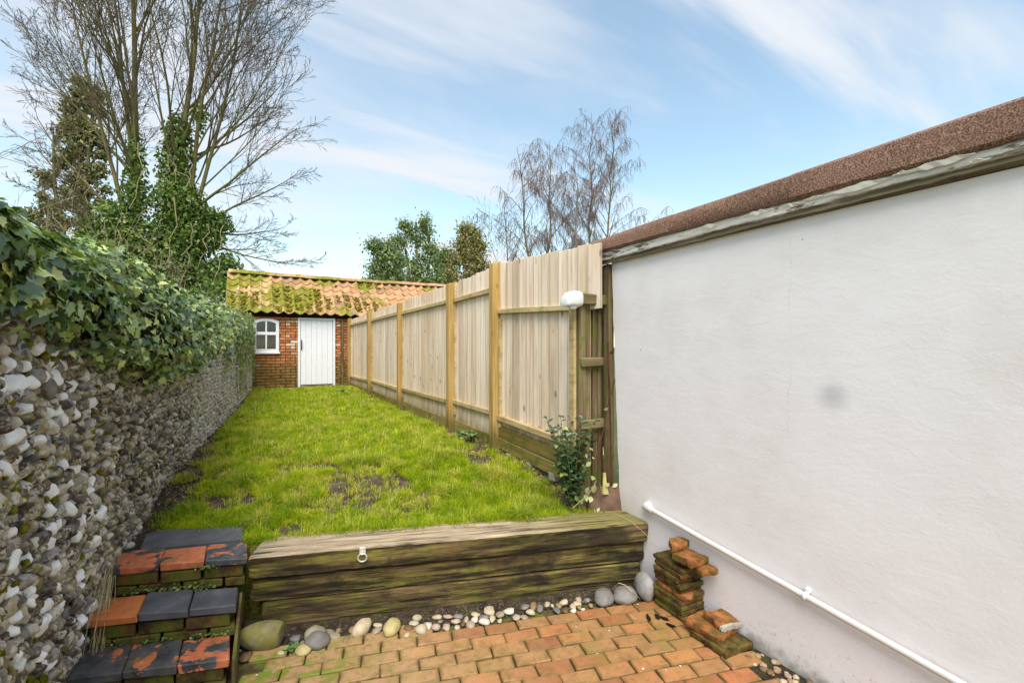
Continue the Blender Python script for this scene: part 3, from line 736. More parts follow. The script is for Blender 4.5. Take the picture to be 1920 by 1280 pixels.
tufts = []
rn = random.Random(11)
def add_tufts(count, y0, y1, nb, wid):
    k = 0; tries = 0
    while k < count and tries < count * 6:
        tries += 1
        y = rn.uniform(y0, y1); x = rn.uniform(wall_x(y) + 0.02, 2.36)
        d = behind(x, y)
        if x > -0.03 and d < 0.25: continue
        if x <= -0.03 and d < 0.30: continue
        if in_poly(x, y, SLAB): continue
        bare = bare_amt(x, y)
        if rn.random() < min(.985, bare * 1.05): continue
        if y < 8 and mnoise.noise(Vector((x * 9, y * 9, 71))) < -.05 and rn.random() < .78: continue
        nn = mnoise.noise(Vector((x * 1.6, y * 1.6, 21))); n2 = mnoise.noise(Vector((x * 5.5, y * 5.5, 31)))
        lush = 0.5 + 0.5 * nn
        L = (0.040 + 0.060 * lush + 0.05 * max(0, n2)) * rn.uniform(0.7, 1.25)
        col = 0.57 - 0.27 * n2 + 0.16 * mnoise.noise(Vector((x * .8, y * .8, 41)))
        if n2 > 0.25: L *= 1.45; col -= 0.14
        if bare > 0.25: col += 0.22; L *= 0.75
        if rn.random() < 0.13: col = rn.uniform(.86, .97)
        tufts.append((x, y, lawn_z(x, y), L, wid * rn.uniform(.8, 1.2), nb, col, 0.018 + 0.012 * rn.random())); k += 1
add_tufts(7500, 2.4, 4.6, 14, 0.0018)
add_tufts(6200, 4.6, 7.2, 12, 0.0024)
add_tufts(5200, 7.2, 12.85, 12, 0.0036)
for _ in range(850):                             # coarse tussocks standing proud of the sward
    y = 3.0 + rn.random() ** 1.4 * 6.5; x = rn.uniform(wall_x(y) + .1, 2.2)
    if behind(x, y) < .33 or (x < 0 and behind(x, y) < .9) or bare_amt(x, y) > .8: continue
    cl_ = rn.choice((.12, .22, .35, .5, .62, .75, .9))
    for _k in range(4): tufts.append((x + rn.gauss(0, .014), y + rn.gauss(0, .014), lawn_z(x, y), rn.uniform(.075, .125), .0019 + .0003 * (y - 3), 12, cl_, .016))
for c, r in BARE:                                # isolated tufts left standing on the worn soil
    for _ in range(9):
        a = rn.uniform(0, 6.28); q = rn.uniform(0.1, 0.9) * r; x, y = c.x + math.cos(a) * q, c.y + math.sin(a) * q
        for _k in range(4): tufts.append((x + rn.gauss(0, .015), y + rn.gauss(0, .015), lawn_z(x, y), rn.uniform(.05, .085), .0018, 12, 0.3, 0.016))
for _ in range(240):                             # fringe that leans over the sleeper
    t = rn.uniform(0.1, S_LEN - 0.3); p = SA + SU * t + SN * rn.uniform(0.27, 0.33)
    if mnoise.noise(Vector((t * 2.2, 0, 3))) < -0.28: continue
    tufts.append((p.x, p.y, 0.42, rn.uniform(.05, .10), .0018, 13, rn.choice((.3, .5, .6, .9)), 0.022))
stuff(tag(link('grass', grass_patch('grass', tufts)), 'bright green tufty grass growing over the raised lawn', 'grass'))

# leaf litter and dead stalks on the bare edges
V, T = [], []
def add_leaf_card(V, T, p, L, W, nrm, tip, fold=0.25):
    n = nrm.normalized(); t = (tip - n * tip.dot(n)).normalized(); s = n.cross(t); b = len(V)
    for (u, w, h) in ((0, 0, 0), (0.45, 0.5, fold), (0.45, -0.5, fold), (1, 0, -0.1), (0.45, 0, 0)):
        q = p + t * (u * L) + s * (w * W) + n * (h * W); V.append((q.x, q.y, q.z))
    T += [(b, b + 4, b + 1), (b, b + 2, b + 4), (b + 4, b + 3, b + 1), (b + 4, b + 2, b + 3)]
for _ in range(2400):
    m = rn.random()
    if m < 0.4: y = rn.uniform(3.7, 6.5); x = wall_x(y) + abs(rn.gauss(0.12, 0.18))
    elif m < 0.65: y = rn.uniform(12.2, 13.1); x = rn.uniform(0.2, 2.2)
    elif m < 0.85: y = rn.uniform(2.8, 4.6); x = rn.uniform(1.95, 2.36)
    elif m < .92: c, r = rn.choice(BARE); x, y = c.x + rn.gauss(0, r * .6), c.y + rn.gauss(0, r * .6)
    else: y = rn.uniform(3.3, 8); x = rn.uniform(wall_x(y), 2.3)
    if behind(x, y) < 0.33 or x < wall_x(y): continue
    if x < 0 and behind(x, y) < 0.8: continue
    add_leaf_card(V, T, Vector((x, y, lawn_z(x, y) + 0.006)), rn.uniform(.02, .06), rn.uniform(.005, .025), Vector((rn.gauss(0, .3), rn.gauss(0, .3), 1)), Vector((rn.gauss(0, 1), rn.gauss(0, 1), 0.1)), 0.2)
litter = stuff(tag(link('leaf_litter', big_mesh('leaf_litter', V, T, M['dead_leaf'])), 'dry brown leaf litter scattered along the bare lawn edges', 'leaf litter'))

# ================================================================== WHITE OUTBUILDING
WX = 2.49
ob = thing('outbuilding', 'white rendered outbuilding with brown felt roof edge and peeling fascia board', 'outbuilding', (WX, 0, 0))
def ob_part(name, lo, hi, mat, b=0.004, **k):
    o = box_obj(name, lo, hi, mat, ob, b, **k); o.location = Vector(o.location) - Vector((WX, 0, 0)); return o
# front wall as a finely divided sheet with a wavy trowelled face
ny, nz = 90, 40; V, Fc = [], []
for j in range(nz + 1):
    for i in range(ny + 1):
        y = -2.6 + (2.735 + 2.6) * i / ny; z = -0.08 + 2.45 * j / nz
        V.append((0.004 * mnoise.noise(Vector((y * 1.1, z * 1.1, 0))) + 0.0012 * mnoise.noise(Vector((y * 7, z * 7, 4))), y + (0.05 * (z - 1.4) + 0.012 * mnoise.noise(Vector((z * 6, 0, 0))) if i == ny else 0), z))
for j in range(nz):
    for i in range(ny):
        a = j * (ny + 1) + i; Fc.append((a, a + 1, a + ny + 2, a + ny + 1))
b0 = len(V); V += [(p[0] + 3.0, p[1], p[2]) for p in V[:b0]]
Fc += [tuple(b0 + k for k in reversed(q)) for q in Fc[:]]
def rim(seq):
    for a, b in zip(seq[:-1], seq[1:]): Fc.append((a, b, b + b0, a + b0))
rim([i for i in range(ny + 1)]); rim([nz * (ny + 1) + i for i in range(ny + 1)])
rim([j * (ny + 1) for j in range(nz + 1)]); rim([j * (ny + 1) + ny for j in range(nz + 1)])
link('wall', make_mesh('wall', V, Fc, M['painted_render'], smooth=True, sharp=40), ob)
# fascia board with a ragged rotten lower edge
V, Fc = [], []; n = 150
for i in range(n + 1):
    y = -2.6 + 5.55 * i / n; rg = 0.005 * mnoise.noise(Vector((y * 4, 1, 0))) + 0.006 * mnoise.noise(Vector((y * 17, 2, 0)))
    tg = 0.004 * mnoise.noise(Vector((y * 3, 7, 0)))
    for (dx, z) in ((-0.048, 2.462 + tg), (-0.050, 2.418 + rg * .6 - .01 * y), (-0.038, 2.405 + rg - .01 * y), (-0.040, 2.389 + rg - .011 * y), (0.02, 2.372), (0.02, 2.48)):
        V.append((dx + 0.003 * mnoise.noise(Vector((y * 9, z * 20, 1))), y, z))
for i in range(n):
    for k in range(6): a = i * 6; Fc.append((a + k, a + (k + 1) % 6, a + 6 + (k + 1) % 6, a + 6 + k))
Fc += [tuple(range(6)), tuple(range(n * 6, n * 6 + 6))]
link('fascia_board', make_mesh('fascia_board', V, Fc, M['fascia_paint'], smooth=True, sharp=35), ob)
# felt drip edge: overlapping lengths, each its own strip
yy = -2.6
laps = [-2.6, 0.1, 1.32, 2.15, 2.95]
for k in range(4):
    y0, y1 = laps[k], laps[k + 1] + 0.04; V, Fc = [], []; m = 26
    for i in range(m + 1):
        y = y0 + (y1 - y0) * i / m; w = 0.006 * mnoise.noise(Vector((y * 3.1, 5, k))) + 0.003 * mnoise.noise(Vector((y * 13, 5, k)))
        up = 0.003 * (k % 2)
        zt = 2.618 + 0.006 * mnoise.noise(Vector((y * 1.2, 8, 0))) - 0.018 * max(y, 0)
        prof = [(-0.055 + w, 2.455 + 0.8 * w), (-0.068 + w - up, 2.470 + 0.6 * w), (-0.066 - up, 2.53), (-0.058 - up, zt - 0.012), (-0.035, zt + 0.004 + up), (0.10, zt + 0.016 + up), (0.10, zt - 0.01), (-0.030, zt - 0.02), (-0.052, 2.53), (-0.046 + w, 2.462)]
        V += [(px, y, pz) for px, pz in prof]
    L = 10
    for i in range(m):
        for q in range(L): a = i * L; Fc.append((a + q, a + (q + 1) % L, a + L + (q + 1) % L, a + L + q))
    Fc += [tuple(range(L)), tuple(range(m * L, m * L + L))]
    link('felt_edge', make_mesh('felt_edge', V, Fc, M['roof_felt'], smooth=True, sharp=45), ob)
link('roof', make_mesh('roof', [(0.08, -2.6, 2.575), (3.1, -2.6, 2.70), (3.1, 2.9, 2.70), (0.08, 2.9, 2.575), (0.08, -2.6, 2.49), (3.1, -2.6, 2.49), (3.1, 2.9, 2.49), (0.08, 2.9, 2.49)], [(0, 1, 2, 3), (4, 5, 6, 7), (0, 1, 5, 4), (2, 3, 7, 6), (1, 2, 6, 5), (0, 3, 7, 4)], M['roof_felt']), ob)
# paint lifting off the fascia under the felt
rn = random.Random(5)
for (px, py, L, H) in ((1285, 440, 22, 8), (1320, 428, 34, 12), (1420, 400, 38, 12), (1480, 386, 22, 9), (1525, 372, 20, 8), (1603, 352, 60, 18), (1690, 325, 14, 8), (1755, 308, 64, 17), (1830, 302, 12, 8)):
    p = at(px, py, 'X', WX - 0.062); w = L / F_PX * depth(p) * 1.7; h = H / F_PX * depth(p); V = []
    for s_ in (0, 1):
        for i in range(9):
            t = i / 8; zz = (0.5 - abs(t - 0.45)) * h * rn.uniform(.5, 1.3) if s_ else -h * 0.45 * rn.uniform(.2, 1.0) * (1 - abs(2 * t - 1) ** 2)
            V.append((p.x - WX - 0.006 * s_ - 0.004 * rn.random(), p.y + (t - .5) * w, p.z + zz))
    Fc = [(i, i + 1, i + 10, i + 9) for i in range(8)]
    o = link('paint_flake', make_mesh('paint_flake', V, Fc, M['paint_flake'], fix=False), ob)
    so = o.modifiers.new('thick', 'SOLIDIFY'); so.thickness = 0.002
# old corner timber at the far end of the wall
ob_part('corner_timber', (2.47, 2.79, 0.42), (2.53, 2.86, 2.36), M['old_wood'], 0.006, jit=0.004)

# ---- waste pipe with clips and end cap
pp = thing('waste_pipe', 'white plastic waste pipe clipped sloping along the white rendered wall', 'pipe', (WX, 1.2, 0.3))
def loc_to(o, root):
    o.location = Vector(o.location) - Vector(root.location); return o
pa = at(1213, 950, 'X', WX - .035); pb = at(1510, 1117, 'X', WX - .035); pc = at(1775, 1266, 'X', WX - .035)
dirp = (pc - pb).normalized(); pd = pb + dirp * 2.6
loc_to(tube_obj('pipe', [pa, (pa + pb) / 2 + Vector((0, 0, -.002)), pb, pc, pd], 0.0165, 18, M['pipe_white']), pp).parent = pp
def ring_rot(p, d, r0, ln, name, par, mat, sides=18):
    o = tube_obj(name, [p - d * ln / 2, p - d * ln * .35, p + d * ln * .35, p + d * ln / 2], [r0 * .9, r0, r0, r0 * .9], sides, mat); loc_to(o, par).parent = par; return o
d1 = (pb - pa).normalized()
ring_rot(pa + d1 * 0.03, d1, 0.0255, 0.05, 'socket', pp, M['pipe_white'])
o = tube_obj('elbow', [pa + d1 * .01, pa - d1 * .012 + Vector((.004, 0, 0)), pa - d1 * .018 + Vector((.02, 0, 0)), pa - d1 * .018 + Vector((.05, 0, 0))], [.026, .030, .029, .027], 18, M['pipe_white']); loc_to(o, pp).parent = pp
for q in (pb, pb + dirp * 1.05):
    c = ring_rot(q, dirp, 0.0225, 0.016, 'clip', pp, M['white_plastic'])
    o = box_obj('screw_tab', (q.x + .012, q.y - .012, q.z + .012), (q.x + .034, q.y + .012, q.z + .036), M['white_plastic'], None, .003); loc_to(o, pp).parent = pp

# ================================================================== CLOSEBOARD FENCE
FX = 2.295
fence = thing('closeboard_fence', 'pale new closeboard timber fence with square posts along the lawn', 'fence', (FX, 8, 0.6))
def fpart(name, lo, hi, mat, b=0.004, jit=0.0, seed=0):
    o = box_obj(name, lo, hi, mat, None, b, jit, seed); loc_to(o, fence).parent = fence; return o
posts = [(4.458, 2.62), (5.731, 2.546), (8.151, 2.494), (10.558, 2.504), (13.05, 2.473)]
for k, (y, zt) in enumerate(posts):
    v, f = cham(0.10, 0.10, zt - 0.30, 0.006, 0.003, k)
    for i, p in enumerate(v):                                  # weathered, slightly sloping top
        if p[2] > 0: v[i] = (p[0], p[1], p[2] + 0.012 * (p[0] / 0.05))
    o = link('post', make_mesh('post', v, f, M['fence_post']), None, loc=(FX + 0.02, y, (zt + 0.30) / 2)); loc_to(o, fence).parent = fence
def bay(y0, y1, zt0, zt1, zr, zb, low, k, brd=0.130, upper_y0=None):
    rnb = random.Random(k * 13 + 5); ya = y0 if upper_y0 is None else upper_y0
    n = max(1, round((y1 - ya) / brd)); w = (y1 - ya) / n
    for i in range(n):
        a = ya + i * w; b = a + w; t = (i + .5) / n
        zt = zt0 + (zt1 - zt0) * t + rnb.gauss(0, .003)
        zb_ = low + rnb.gauss(0, .008)
        if upper_y0 is not None and b < y0 + 0.02: zb_ = zr - 0.05
        x0 = FX + 0.078
        # feather-edged board: thick on one edge, thin where the next one laps it
        v, f = cham(0.018, w + 0.010, zt - zb_, 0.003, 0.0012, k * 50 + i)
        v = [(p[0] * (1.0 if p[1] > 0 else 0.45) - (0.011 if p[1] > 0 else -0.007), p[1], p[2]) for p in v]
        o = link('board', make_mesh('board', v, f, M['fence_board']), None, loc=(x0 + rnb.gauss(0, .0012), (a + b) / 2, (zt + zb_) / 2)); loc_to(o, fence).parent = fence
def sloped(name, y0, y1, z0, z1, h, x0, x1, mat, seed=0):
    L = y1 - y0; v, f = cham(x1 - x0, L, h, 0.004, 0.002, seed)
    v = [(p[0], p[1], p[2] + (z1 - z0) * p[1] / L) for p in v]
    o = link(name, make_mesh(name, v, f, mat), None, loc=((x0 + x1) / 2, (y0 + y1) / 2, (z0 + z1) / 2)); loc_to(o, fence).parent = fence
bays = [(4.508, 5.681, 2.605, 2.548, 2.335, 2.315, 0.965, 0.975), (5.781, 8.101, 2.548, 2.528, 2.32, 2.305, 0.955, 0.945), (8.201, 10.508, 2.528, 2.462, 2.32, 2.29, 0.925, 0.95), (10.608, 13.0, 2.468, 2.449, 2.32, 2.30, 0.925, 0.90)]
for k, (a, b, t0, t1, r0, r1, l0, l1) in enumerate(bays):
    bay(a, b, t0, t1, r0, l0, 0.70, k + 1)
    sloped('rail', a + .002, b - .002, r0, r1, 0.055, FX + .022, FX + .066, M['fence_rail'], k)
    sloped('rail', a + .002, b - .002, l0, l1, 0.055, FX + .018, FX + .066, M['fence_rail'], k + 20)
    for yy_ in (a + .017, b - .017): fpart('stile', (FX + .040, yy_ - .014, 0.80), (FX + .0655, yy_ + .014, min(t0, t1) - .03), M['fence_rail'], .003)
    sloped('gravel_board', a + .002, b - .002, 0.63, 0.655, 0.15, FX + .045, FX + .068, M['gravel_board'], k + 40)
# the near bay drops towards the patio; its top boards run on past the end post
bay(3.02, 4.408, 2.515, 2.61, 2.05, .93, 0.74, 9, 0.132, upper_y0=2.775)
sloped('rail', 3.03, 4.405, 2.025, 2.085, 0.05, FX + .018, FX + .066, M['fence_rail'], 61)
sloped('rail', 3.03, 4.405, 0.885, 0.935, 0.055, FX + .012, FX + .066, M['fence_rail'], 62)
sloped('gravel_board', 3.03, 4.405, 0.735, 0.785, 0.12, FX + .036, FX + .067, M['gravel_board'], 63)
sloped('gravel_board', 3.03, 4.405, 0.60, 0.66, 0.115, FX + .032, FX + .067, M['gravel_board'], 64)
fpart('stile', (FX + .03, 4.365, .83), (FX + .0655, 4.402, 2.0), M['fence_rail'], .003)
for yy_ in (3.35, 3.75, 4.15): fpart('block', (FX + .03, yy_, 0.50), (FX + .10, yy_ + .09, 0.585), M['concrete'], .01)

# ---- old weathered return between the fence and the white wall
ret = thing('old_fence_return', 'old mossy grey timber panel between the new fence and white wall', 'fence panel', (2.33, 2.9, 0.45))
def rpart(name, lo, hi, mat, b=0.006, jit=0.004, seed=0):
    o = box_obj(name, lo, hi, mat, None, b, jit, seed); loc_to(o, ret).parent = ret; return o
rpart('post', (2.235, 2.865, 0.35), (2.305, 2.96, 2.10), M['old_wood'], .008, .004, 3)
rpart('edge_batten', (2.208, 2.90, 0.55), (2.2325, 2.97, 2.06), M['fence_rail'], .004, .002, 4)
for i, (a, b) in enumerate(((2.309, 2.359), (2.392, 2.44), (2.444, 2.486))):
    rpart('board', (a, 2.888 + .004 * i, 0.36), (b, 2.906 + .004 * i, 2.34 - .05 * i if i else 2.05), M['old_wood'], .003, .003, 10 + i)
rpart('backing_board', (2.392, 2.925, 0.36), (2.46, 2.945, 2.37), M['old_wood'], .003, .003, 31)
rpart('backing_board', (2.464, 2.928, 0.36), (2.60, 2.948, 2.37), M['old_wood'], .003, .003, 32)
rpart('rail', (2.236, 2.82, 2.03), (2.50, 2.862, 2.115), M['old_rail'], .008, .005, 21)
rpart('rail', (2.238, 2.84, 1.545), (2.462, 2.8625, 1.615), M['old_rail'], .006, .004, 22)
rpart('rail', (2.238, 2.838, 1.05), (2.466, 2.862, 1.125), M['old_rail'], .006, .005, 23)

# ---- white lamp head on the end post
lp = thing('security_lamp', 'white plastic hooded lamp bracketed to the old fence post', 'lamp', at(1100, 562, 'Y', 2.86))
c = at(1074, 563, 'Y', 2.84); rings = []
ax = (Vector((-0.86, -0.15, -0.30))).normalized(); sx = ax.cross(Vector((0, 0, 1))).normalized(); sz = sx.cross(ax)
def sq(a, e=.55): return math.copysign(abs(math.cos(a)) ** e, math.cos(a)), math.copysign(abs(math.sin(a)) ** e, math.sin(a))
for (tx, up, dn, hw, dz_) in ((-.088, .004, .004, .02, -.045), (-.086, .022, .020, .045, -.040), (-.074, .050, .034, .056, -.030), (-.045, .068, .046, .062, -.018), (0, .070, .055, .064, -.010), (.045, .064, .056, .063, -.006), (.060, .055, .050, .055, -.006), (.062, .02, .02, .02, -.006)):
    rings.append([c + Vector((tx, 0, dz_ + .012)) + Vector((0, sq(a)[0] * hw, sq(a)[1] * (up if math.sin(a) > 0 else dn))) for a in [2 * math.pi * i / 28 for i in range(28)]])
o = link('hood', make_mesh('hood', *loft(rings), M['white_plastic'], smooth=True, sharp=45)); loc_to(o, lp).parent = lp
o = tube_obj('sensor', [c + Vector((.02, -.01, -.035)), c + Vector((-.01, -.02, -.052)), c + Vector((-.045, -.02, -.058))], [.026, .024, .014], 14, M['white_plastic']); loc_to(o, lp).parent = lp
q = at(1098, 562, 'Y', 2.85)
o = box_obj('bracket', (q.x - .018, 2.835, q.z - .035), (q.x + .022, 2.862, q.z + .03), M['grey_metal'], None, .003); loc_to(o, lp).parent = lp
o = tube_obj('arm', [c - ax * .06, Vector((q.x, 2.85, q.z))], .009, 10, M['grey_metal']); loc_to(o, lp).parent = lp

# ================================================================== BRICK SHED
SY = 13.20
shed = thing('brick_shed', 'small red brick shed with mossy pantile roof and white plank door', 'shed', (1.2, SY, 0.6))
def sp(o): loc_to(o, shed).parent = shed; return o
sp(box_obj('core_wall', (-0.45, SY + 0.03, 0.45), (6.3, SY + 0.12, 2.50), M['shed_mortar']))      # rear of the brick skin
sp(box_obj('side_wall', (-0.45, SY + .12, .0), (-0.33, 15.3, 2.5), M['shed_mortar']))
gb = sp(link('gable', make_mesh('gable', [(-.45, 13.21, 2.5), (-.45, 15.4, 2.5), (-.45, 14.3, 3.5), (-.33, 13.21, 2.5), (-.33, 15.4, 2.5), (-.33, 14.3, 3.5)], [(0, 1, 2), (3, 4, 5), (0, 1, 4, 3), (1, 2, 5, 4), (0, 2, 5, 3)], M['shed_mortar'])))
DX0, DX1, DZ = 1.045, 1.965, 2.462; WX0, WX1, WZ0, WZ1 = 0.03, 0.605, 1.555, 2.415
bmeshes = []
for sd in range(5):
    v, f = cham(1, 1, 1, 0.05, 0.02, sd + 90); bmeshes.append(make_mesh('brick', v, f, M['shed_brick']))
rn = random.Random(77); cz = 0.52; nb_ = 0
while cz < 2.46:
    x = -0.14 + (0.1125 if int(round((cz - .52) / .075)) % 2 else 0) - 0.225
    header = int(round((cz - .52) / .075)) % 4 == 3
    while x < 2.62:
        w = 0.1125 if header else 0.225
        segs = [(x, x + w)]
        for (h0, h1, z0, z1) in ((DX0, DX1, 0, DZ), (WX0, WX1, WZ0, WZ1)):
            if z0 - .03 < cz + .03 < z1:
                new = []
                for a, b in segs:
                    if b <= h0 or a >= h1: new.append((a, b))
                    else:
                        if a < h0 - .03: new.append((a, h0))
                        if b > h1 + .03: new.append((h1, b))
                segs = new
        for a, b in segs:
            if b - a < 0.04 or a < -0.2: continue
            o = link('brick', bmeshes[nb_ % 5], None, loc=((a + b) / 2, SY + 0.012 + rn.gauss(0, .0015), cz + 0.0325), scale=(b - a - .014, 0.10, 0.060))
            o.rotation_euler = (0, rn.gauss(0, .008), 0); sp(o); nb_ += 1
        x += w
    cz += 0.075
sp(box_obj('eaves_plate', (-0.5, SY - 0.10, 2.47), (6.3, SY + .06, 2.56), M['black_bark'], None, .008))
# door
dr = sp(link('door', None, None, loc=(DX0, SY - .03, .62)))
def dp(o): o.location = Vector(o.location) - Vector((DX0, SY - .03, .62)); o.parent = dr; return o
dw = (DX1 - DX0 - .13) / 6
for i in range(6):
    x = DX0 + .065 + i * dw
    dp(box_obj('plank', (x + .0015, SY - .035 + .001 * (i % 2), .705), (x + dw - .0015, SY - .005, DZ - .062), M['white_paint'], None, .004))
dp(box_obj('frame_side', (DX0, SY - .062, .60), (DX0 + .058, SY + .02, DZ), M['white_paint'], None, .005))
dp(box_obj('frame_side', (DX1 - .058, SY - .062, .66), (DX1, SY + .02, DZ), M['white_paint'], None, .005))
dp(box_obj('frame_head', (DX0 + .059, SY - .060, DZ - .055), (DX1 - .059, SY + .02, DZ - .001), M['white_paint'], None, .005))
dp(box_obj('sill', (DX0 + .06, SY - .05, .60), (DX1 - .06, SY + .02, .685), M['old_wood'], None, .008))
dp(tube_obj('handle', [(DX0 + .088, SY - .037, 1.62), (DX0 + .088, SY - .065, 1.65), (DX0 + .088, SY - .07, 1.75), (DX0 + .088, SY - .065, 1.84), (DX0 + .088, SY - .037, 1.88)], .013, 8, M['dark_iron']))
# timber strip on the brick pier
sp(box_obj('batten', (2.115, SY - .075, .62), (2.175, SY - .044, 2.45), M['old_wood'], None, .005))
# window with a segmental head
wd = sp(link('window', None, None, loc=(WX0, SY - .03, WZ0)))
def wp(o): o.location = Vector(o.location) - Vector((WX0, SY - .03, WZ0)); o.parent = wd; return o
def arch_outline(x0, x1, z0, zs, rise, n=14):
    pts = [(x0, z0), (x1, z0)]
    for i in range(n + 1):
        t = i / n; x = x1 + (x0 - x1) * t; pts.append((x, zs + rise * (1 - (2 * t - 1) ** 2)))
    return pts
def ring_extrude(name, outer, inner, y0, y1, mat):
    n = len(outer); V = [(x, y0, z) for x, z in outer] + [(x, y0, z) for x, z in inner] + [(x, y1, z) for x, z in outer] + [(x, y1, z) for x, z in inner]; Fc = []
    for i in range(n):
        j = (i + 1) % n
        Fc += [(i, j, n + j, n + i), (2 * n + i, 2 * n + j, 3 * n + j, 3 * n + i), (i, j, 2 * n + j, 2 * n + i), (n + i, n + j, 3 * n + j, 3 * n + i)]
    return link(name, make_mesh(name, V, Fc, mat))
a, b = WX0, WX1
wp(ring_extrude('frame', arch_outline(a, b, WZ0, WZ1 - .06, .06), arch_outline(a + .07, b - .07, WZ0 + .09, WZ1 - .118, .052), SY - .058, SY + .0, M['white_paint']))
mid = (a + b) / 2
wp(box_obj('transom', (a + .06, SY - .062, 2.00), (b - .06, SY - .004, 2.075), M['white_paint'], None, .004))
wp(box_obj('glazing_bar', (mid - .018, SY - .056, WZ0 + .085), (mid + .018, SY - .006, 1.999), M['white_paint'], None, .003))
wp(box_obj('glazing_bar', (mid - .018, SY - .056, 2.076), (mid + .018, SY - .006, WZ1 - .064), M['white_paint'], None, .003))
wp(box_obj('sill', (a - .03, SY - .09, WZ0 - .035), (b + .03, SY + .0, WZ0 + .012), M['white_paint'], None, .006))
for x0, x1 in ((a + .068, mid - .016), (mid + .016, b - .068)):
    wp(box_obj('pane', (x0, SY - .034, WZ0 + .086), (x1, SY - .030, 2.002), M['window_glass'], None, .0005))
    zt = WZ1 - .118
    V = []
    for y in (SY - .034, SY - .030):
        V += [(x0, y, 2.073), (x1, y, 2.073)] + [(x1 + (x0 - x1) * i / 6, y, zt + .052 * (1 - (2 * ((x1 + (x0 - x1) * i / 6) - a - .07) / (b - a - .14) - 1) ** 2)) for i in range(7)]
    Fc = [tuple(range(9)), tuple(range(9, 18))] + [(i, (i + 1) % 9, 9 + (i + 1) % 9, 9 + i) for i in range(9)]
    wp(link('pane', make_mesh('pane', V, Fc, M['window_glass'])))
V, Fc = [], []
for i in range(61):
    x = a + .03 + (b - a - .06) * i / 60; y = SY + .002 + .008 * math.sin(i * 1.6)
    V += [(x, y, WZ0 + .05), (x, y, WZ1 - .02)]
    if i: Fc.append((2 * i - 2, 2 * i, 2 * i + 1, 2 * i - 1))
wp(link('curtain', make_mesh('curtain', V, Fc, M['curtain'], smooth=True)))
# roof
EY, EZ, RY, RZ = 12.99, 2.555, 14.30, 3.655
pitch = math.atan2(RZ - EZ, RY - EY); slope = math.hypot(RZ - EZ, RY - EY)
tiles_root = sp(link('roof', make_mesh('roof', [(-.5, EY + .05, EZ - .01), (6.4, EY + .05, EZ - .01), (6.4, RY, RZ - .03), (-.5, RY, RZ - .03), (-.5, 2 * RY - EY, EZ), (6.4, 2 * RY - EY, EZ), (-.5, EY + .05, EZ - .035), (6.4, EY + .05, EZ - .035), (6.4, RY, RZ - .07), (-.5, RY, RZ - .07), (-.5, 2 * RY - EY, EZ - .03), (6.4, 2 * RY - EY, EZ - .03)],
    [(0, 1, 2, 3), (3, 2, 5, 4), (6, 7, 8, 9), (9, 8, 11, 10), (0, 1, 7, 6), (4, 5, 11, 10), (0, 3, 9, 6), (3, 4, 10, 9), (1, 2, 8, 7), (2, 5, 11, 8)], M['black_bark'])))
def pantile_mesh(seed):
    rnp = random.Random(seed); W, Ln, nx, V, Fc = 0.272, 0.345, 12, [], []
    for s_ in range(2):
        for j in range(2):
            for i in range(nx + 1):
                t = i / nx; x = (t - .5) * W
                z = 0.031 * math.sin(2 * math.pi * (t * 0.98 + 0.27)) * (1.15 if t > .6 else 1.0) + (0.010 if t > .85 else 0)
                V.append((x, j * Ln + (0.004 * rnp.gauss(0, 1) if j == 0 else 0), z + (0.014 if s_ == 0 else 0.0) + 0.002 * rnp.gauss(0, .5)))
    m = nx + 1
    for i in range(nx):
        Fc += [(i, i + 1, m + i + 1, m + i), (2 * m + i, 2 * m + i + 1, 3 * m + i + 1, 3 * m + i), (i, i + 1, 2 * m + i + 1, 2 * m + i), (m + i, m + i + 1, 3 * m + i + 1, 3 * m + i)]
    Fc += [(0, m, 3 * m, 2 * m), (m - 1, 2 * m - 1, 4 * m - 1, 3 * m - 1)]
    return make_mesh('pantile', V, Fc, M['pantile'], smooth=True, sharp=40)
pt = [pantile_mesh(i) for i in range(5)]
rn = random.Random(31); rows = 6; gauge = (slope - 0.03) / rows; moss_pts = []
for r_ in range(rows):
    for i in range(27):
        x = -0.42 + i * 0.250 + rn.gauss(0, .004); s_ = r_ * gauge - 0.03 + rn.gauss(0, .006)
        y = EY + s_ * math.cos(pitch); z = EZ + 0.040 + s_ * math.sin(pitch)
        sag = -0.025 * math.sin(max(0, min(1, (x + .5) / 5)) * math.pi)
        o = link('pantile', pt[rn.randrange(5)], tiles_root, loc=Vector((x, y, z + sag)) - Vector((0, 0, 0)), rot=(pitch - 0.075 + rn.gauss(0, .008), rn.gauss(0, .012), rn.gauss(0, .010)))
        if r_ >= 0: moss_pts.append((x, y, z + sag))
# children of roof: roof object sits at shed-local offset, so shift the tiles back
for ch in list(tiles_root.children): ch.location = Vector(ch.location)
V, Fc = [], []
rv, rf = loft([[(x, math.cos(t) * .105, math.sin(t) * .085) for t in [math.pi * k / 8 for k in range(9)]] + [] for x in (-.0, .0)], closed=False, caps=False)
def ridge_mesh(seed):
    rnp = random.Random(seed); V, Fc = [], []; n = 10
    for s_ in (0, 1):
        for x in (-0.235, 0.235):
            for k in range(n + 1):
                t = math.pi * k / n; r0 = (.140 if x < 0 else .132) - .016 * s_
                V.append((x, math.cos(t) * r0, math.sin(t) * (r0 * .72) - .02 + rnp.gauss(0, .001)))
    m = n + 1
    for k in range(n):
        Fc += [(k, k + 1, m + k + 1, m + k), (2 * m + k, 2 * m + k + 1, 3 * m + k + 1, 3 * m + k), (k, k + 1, 2 * m + k + 1, 2 * m + k), (m + k, m + k + 1, 3 * m + k + 1, 3 * m + k)]
    Fc += [(0, m, 3 * m, 2 * m), (n, m + n, 3 * m + n, 2 * m + n)]
    return make_mesh('ridge_tile', V, Fc, M['pantile'], smooth=True, sharp=40)
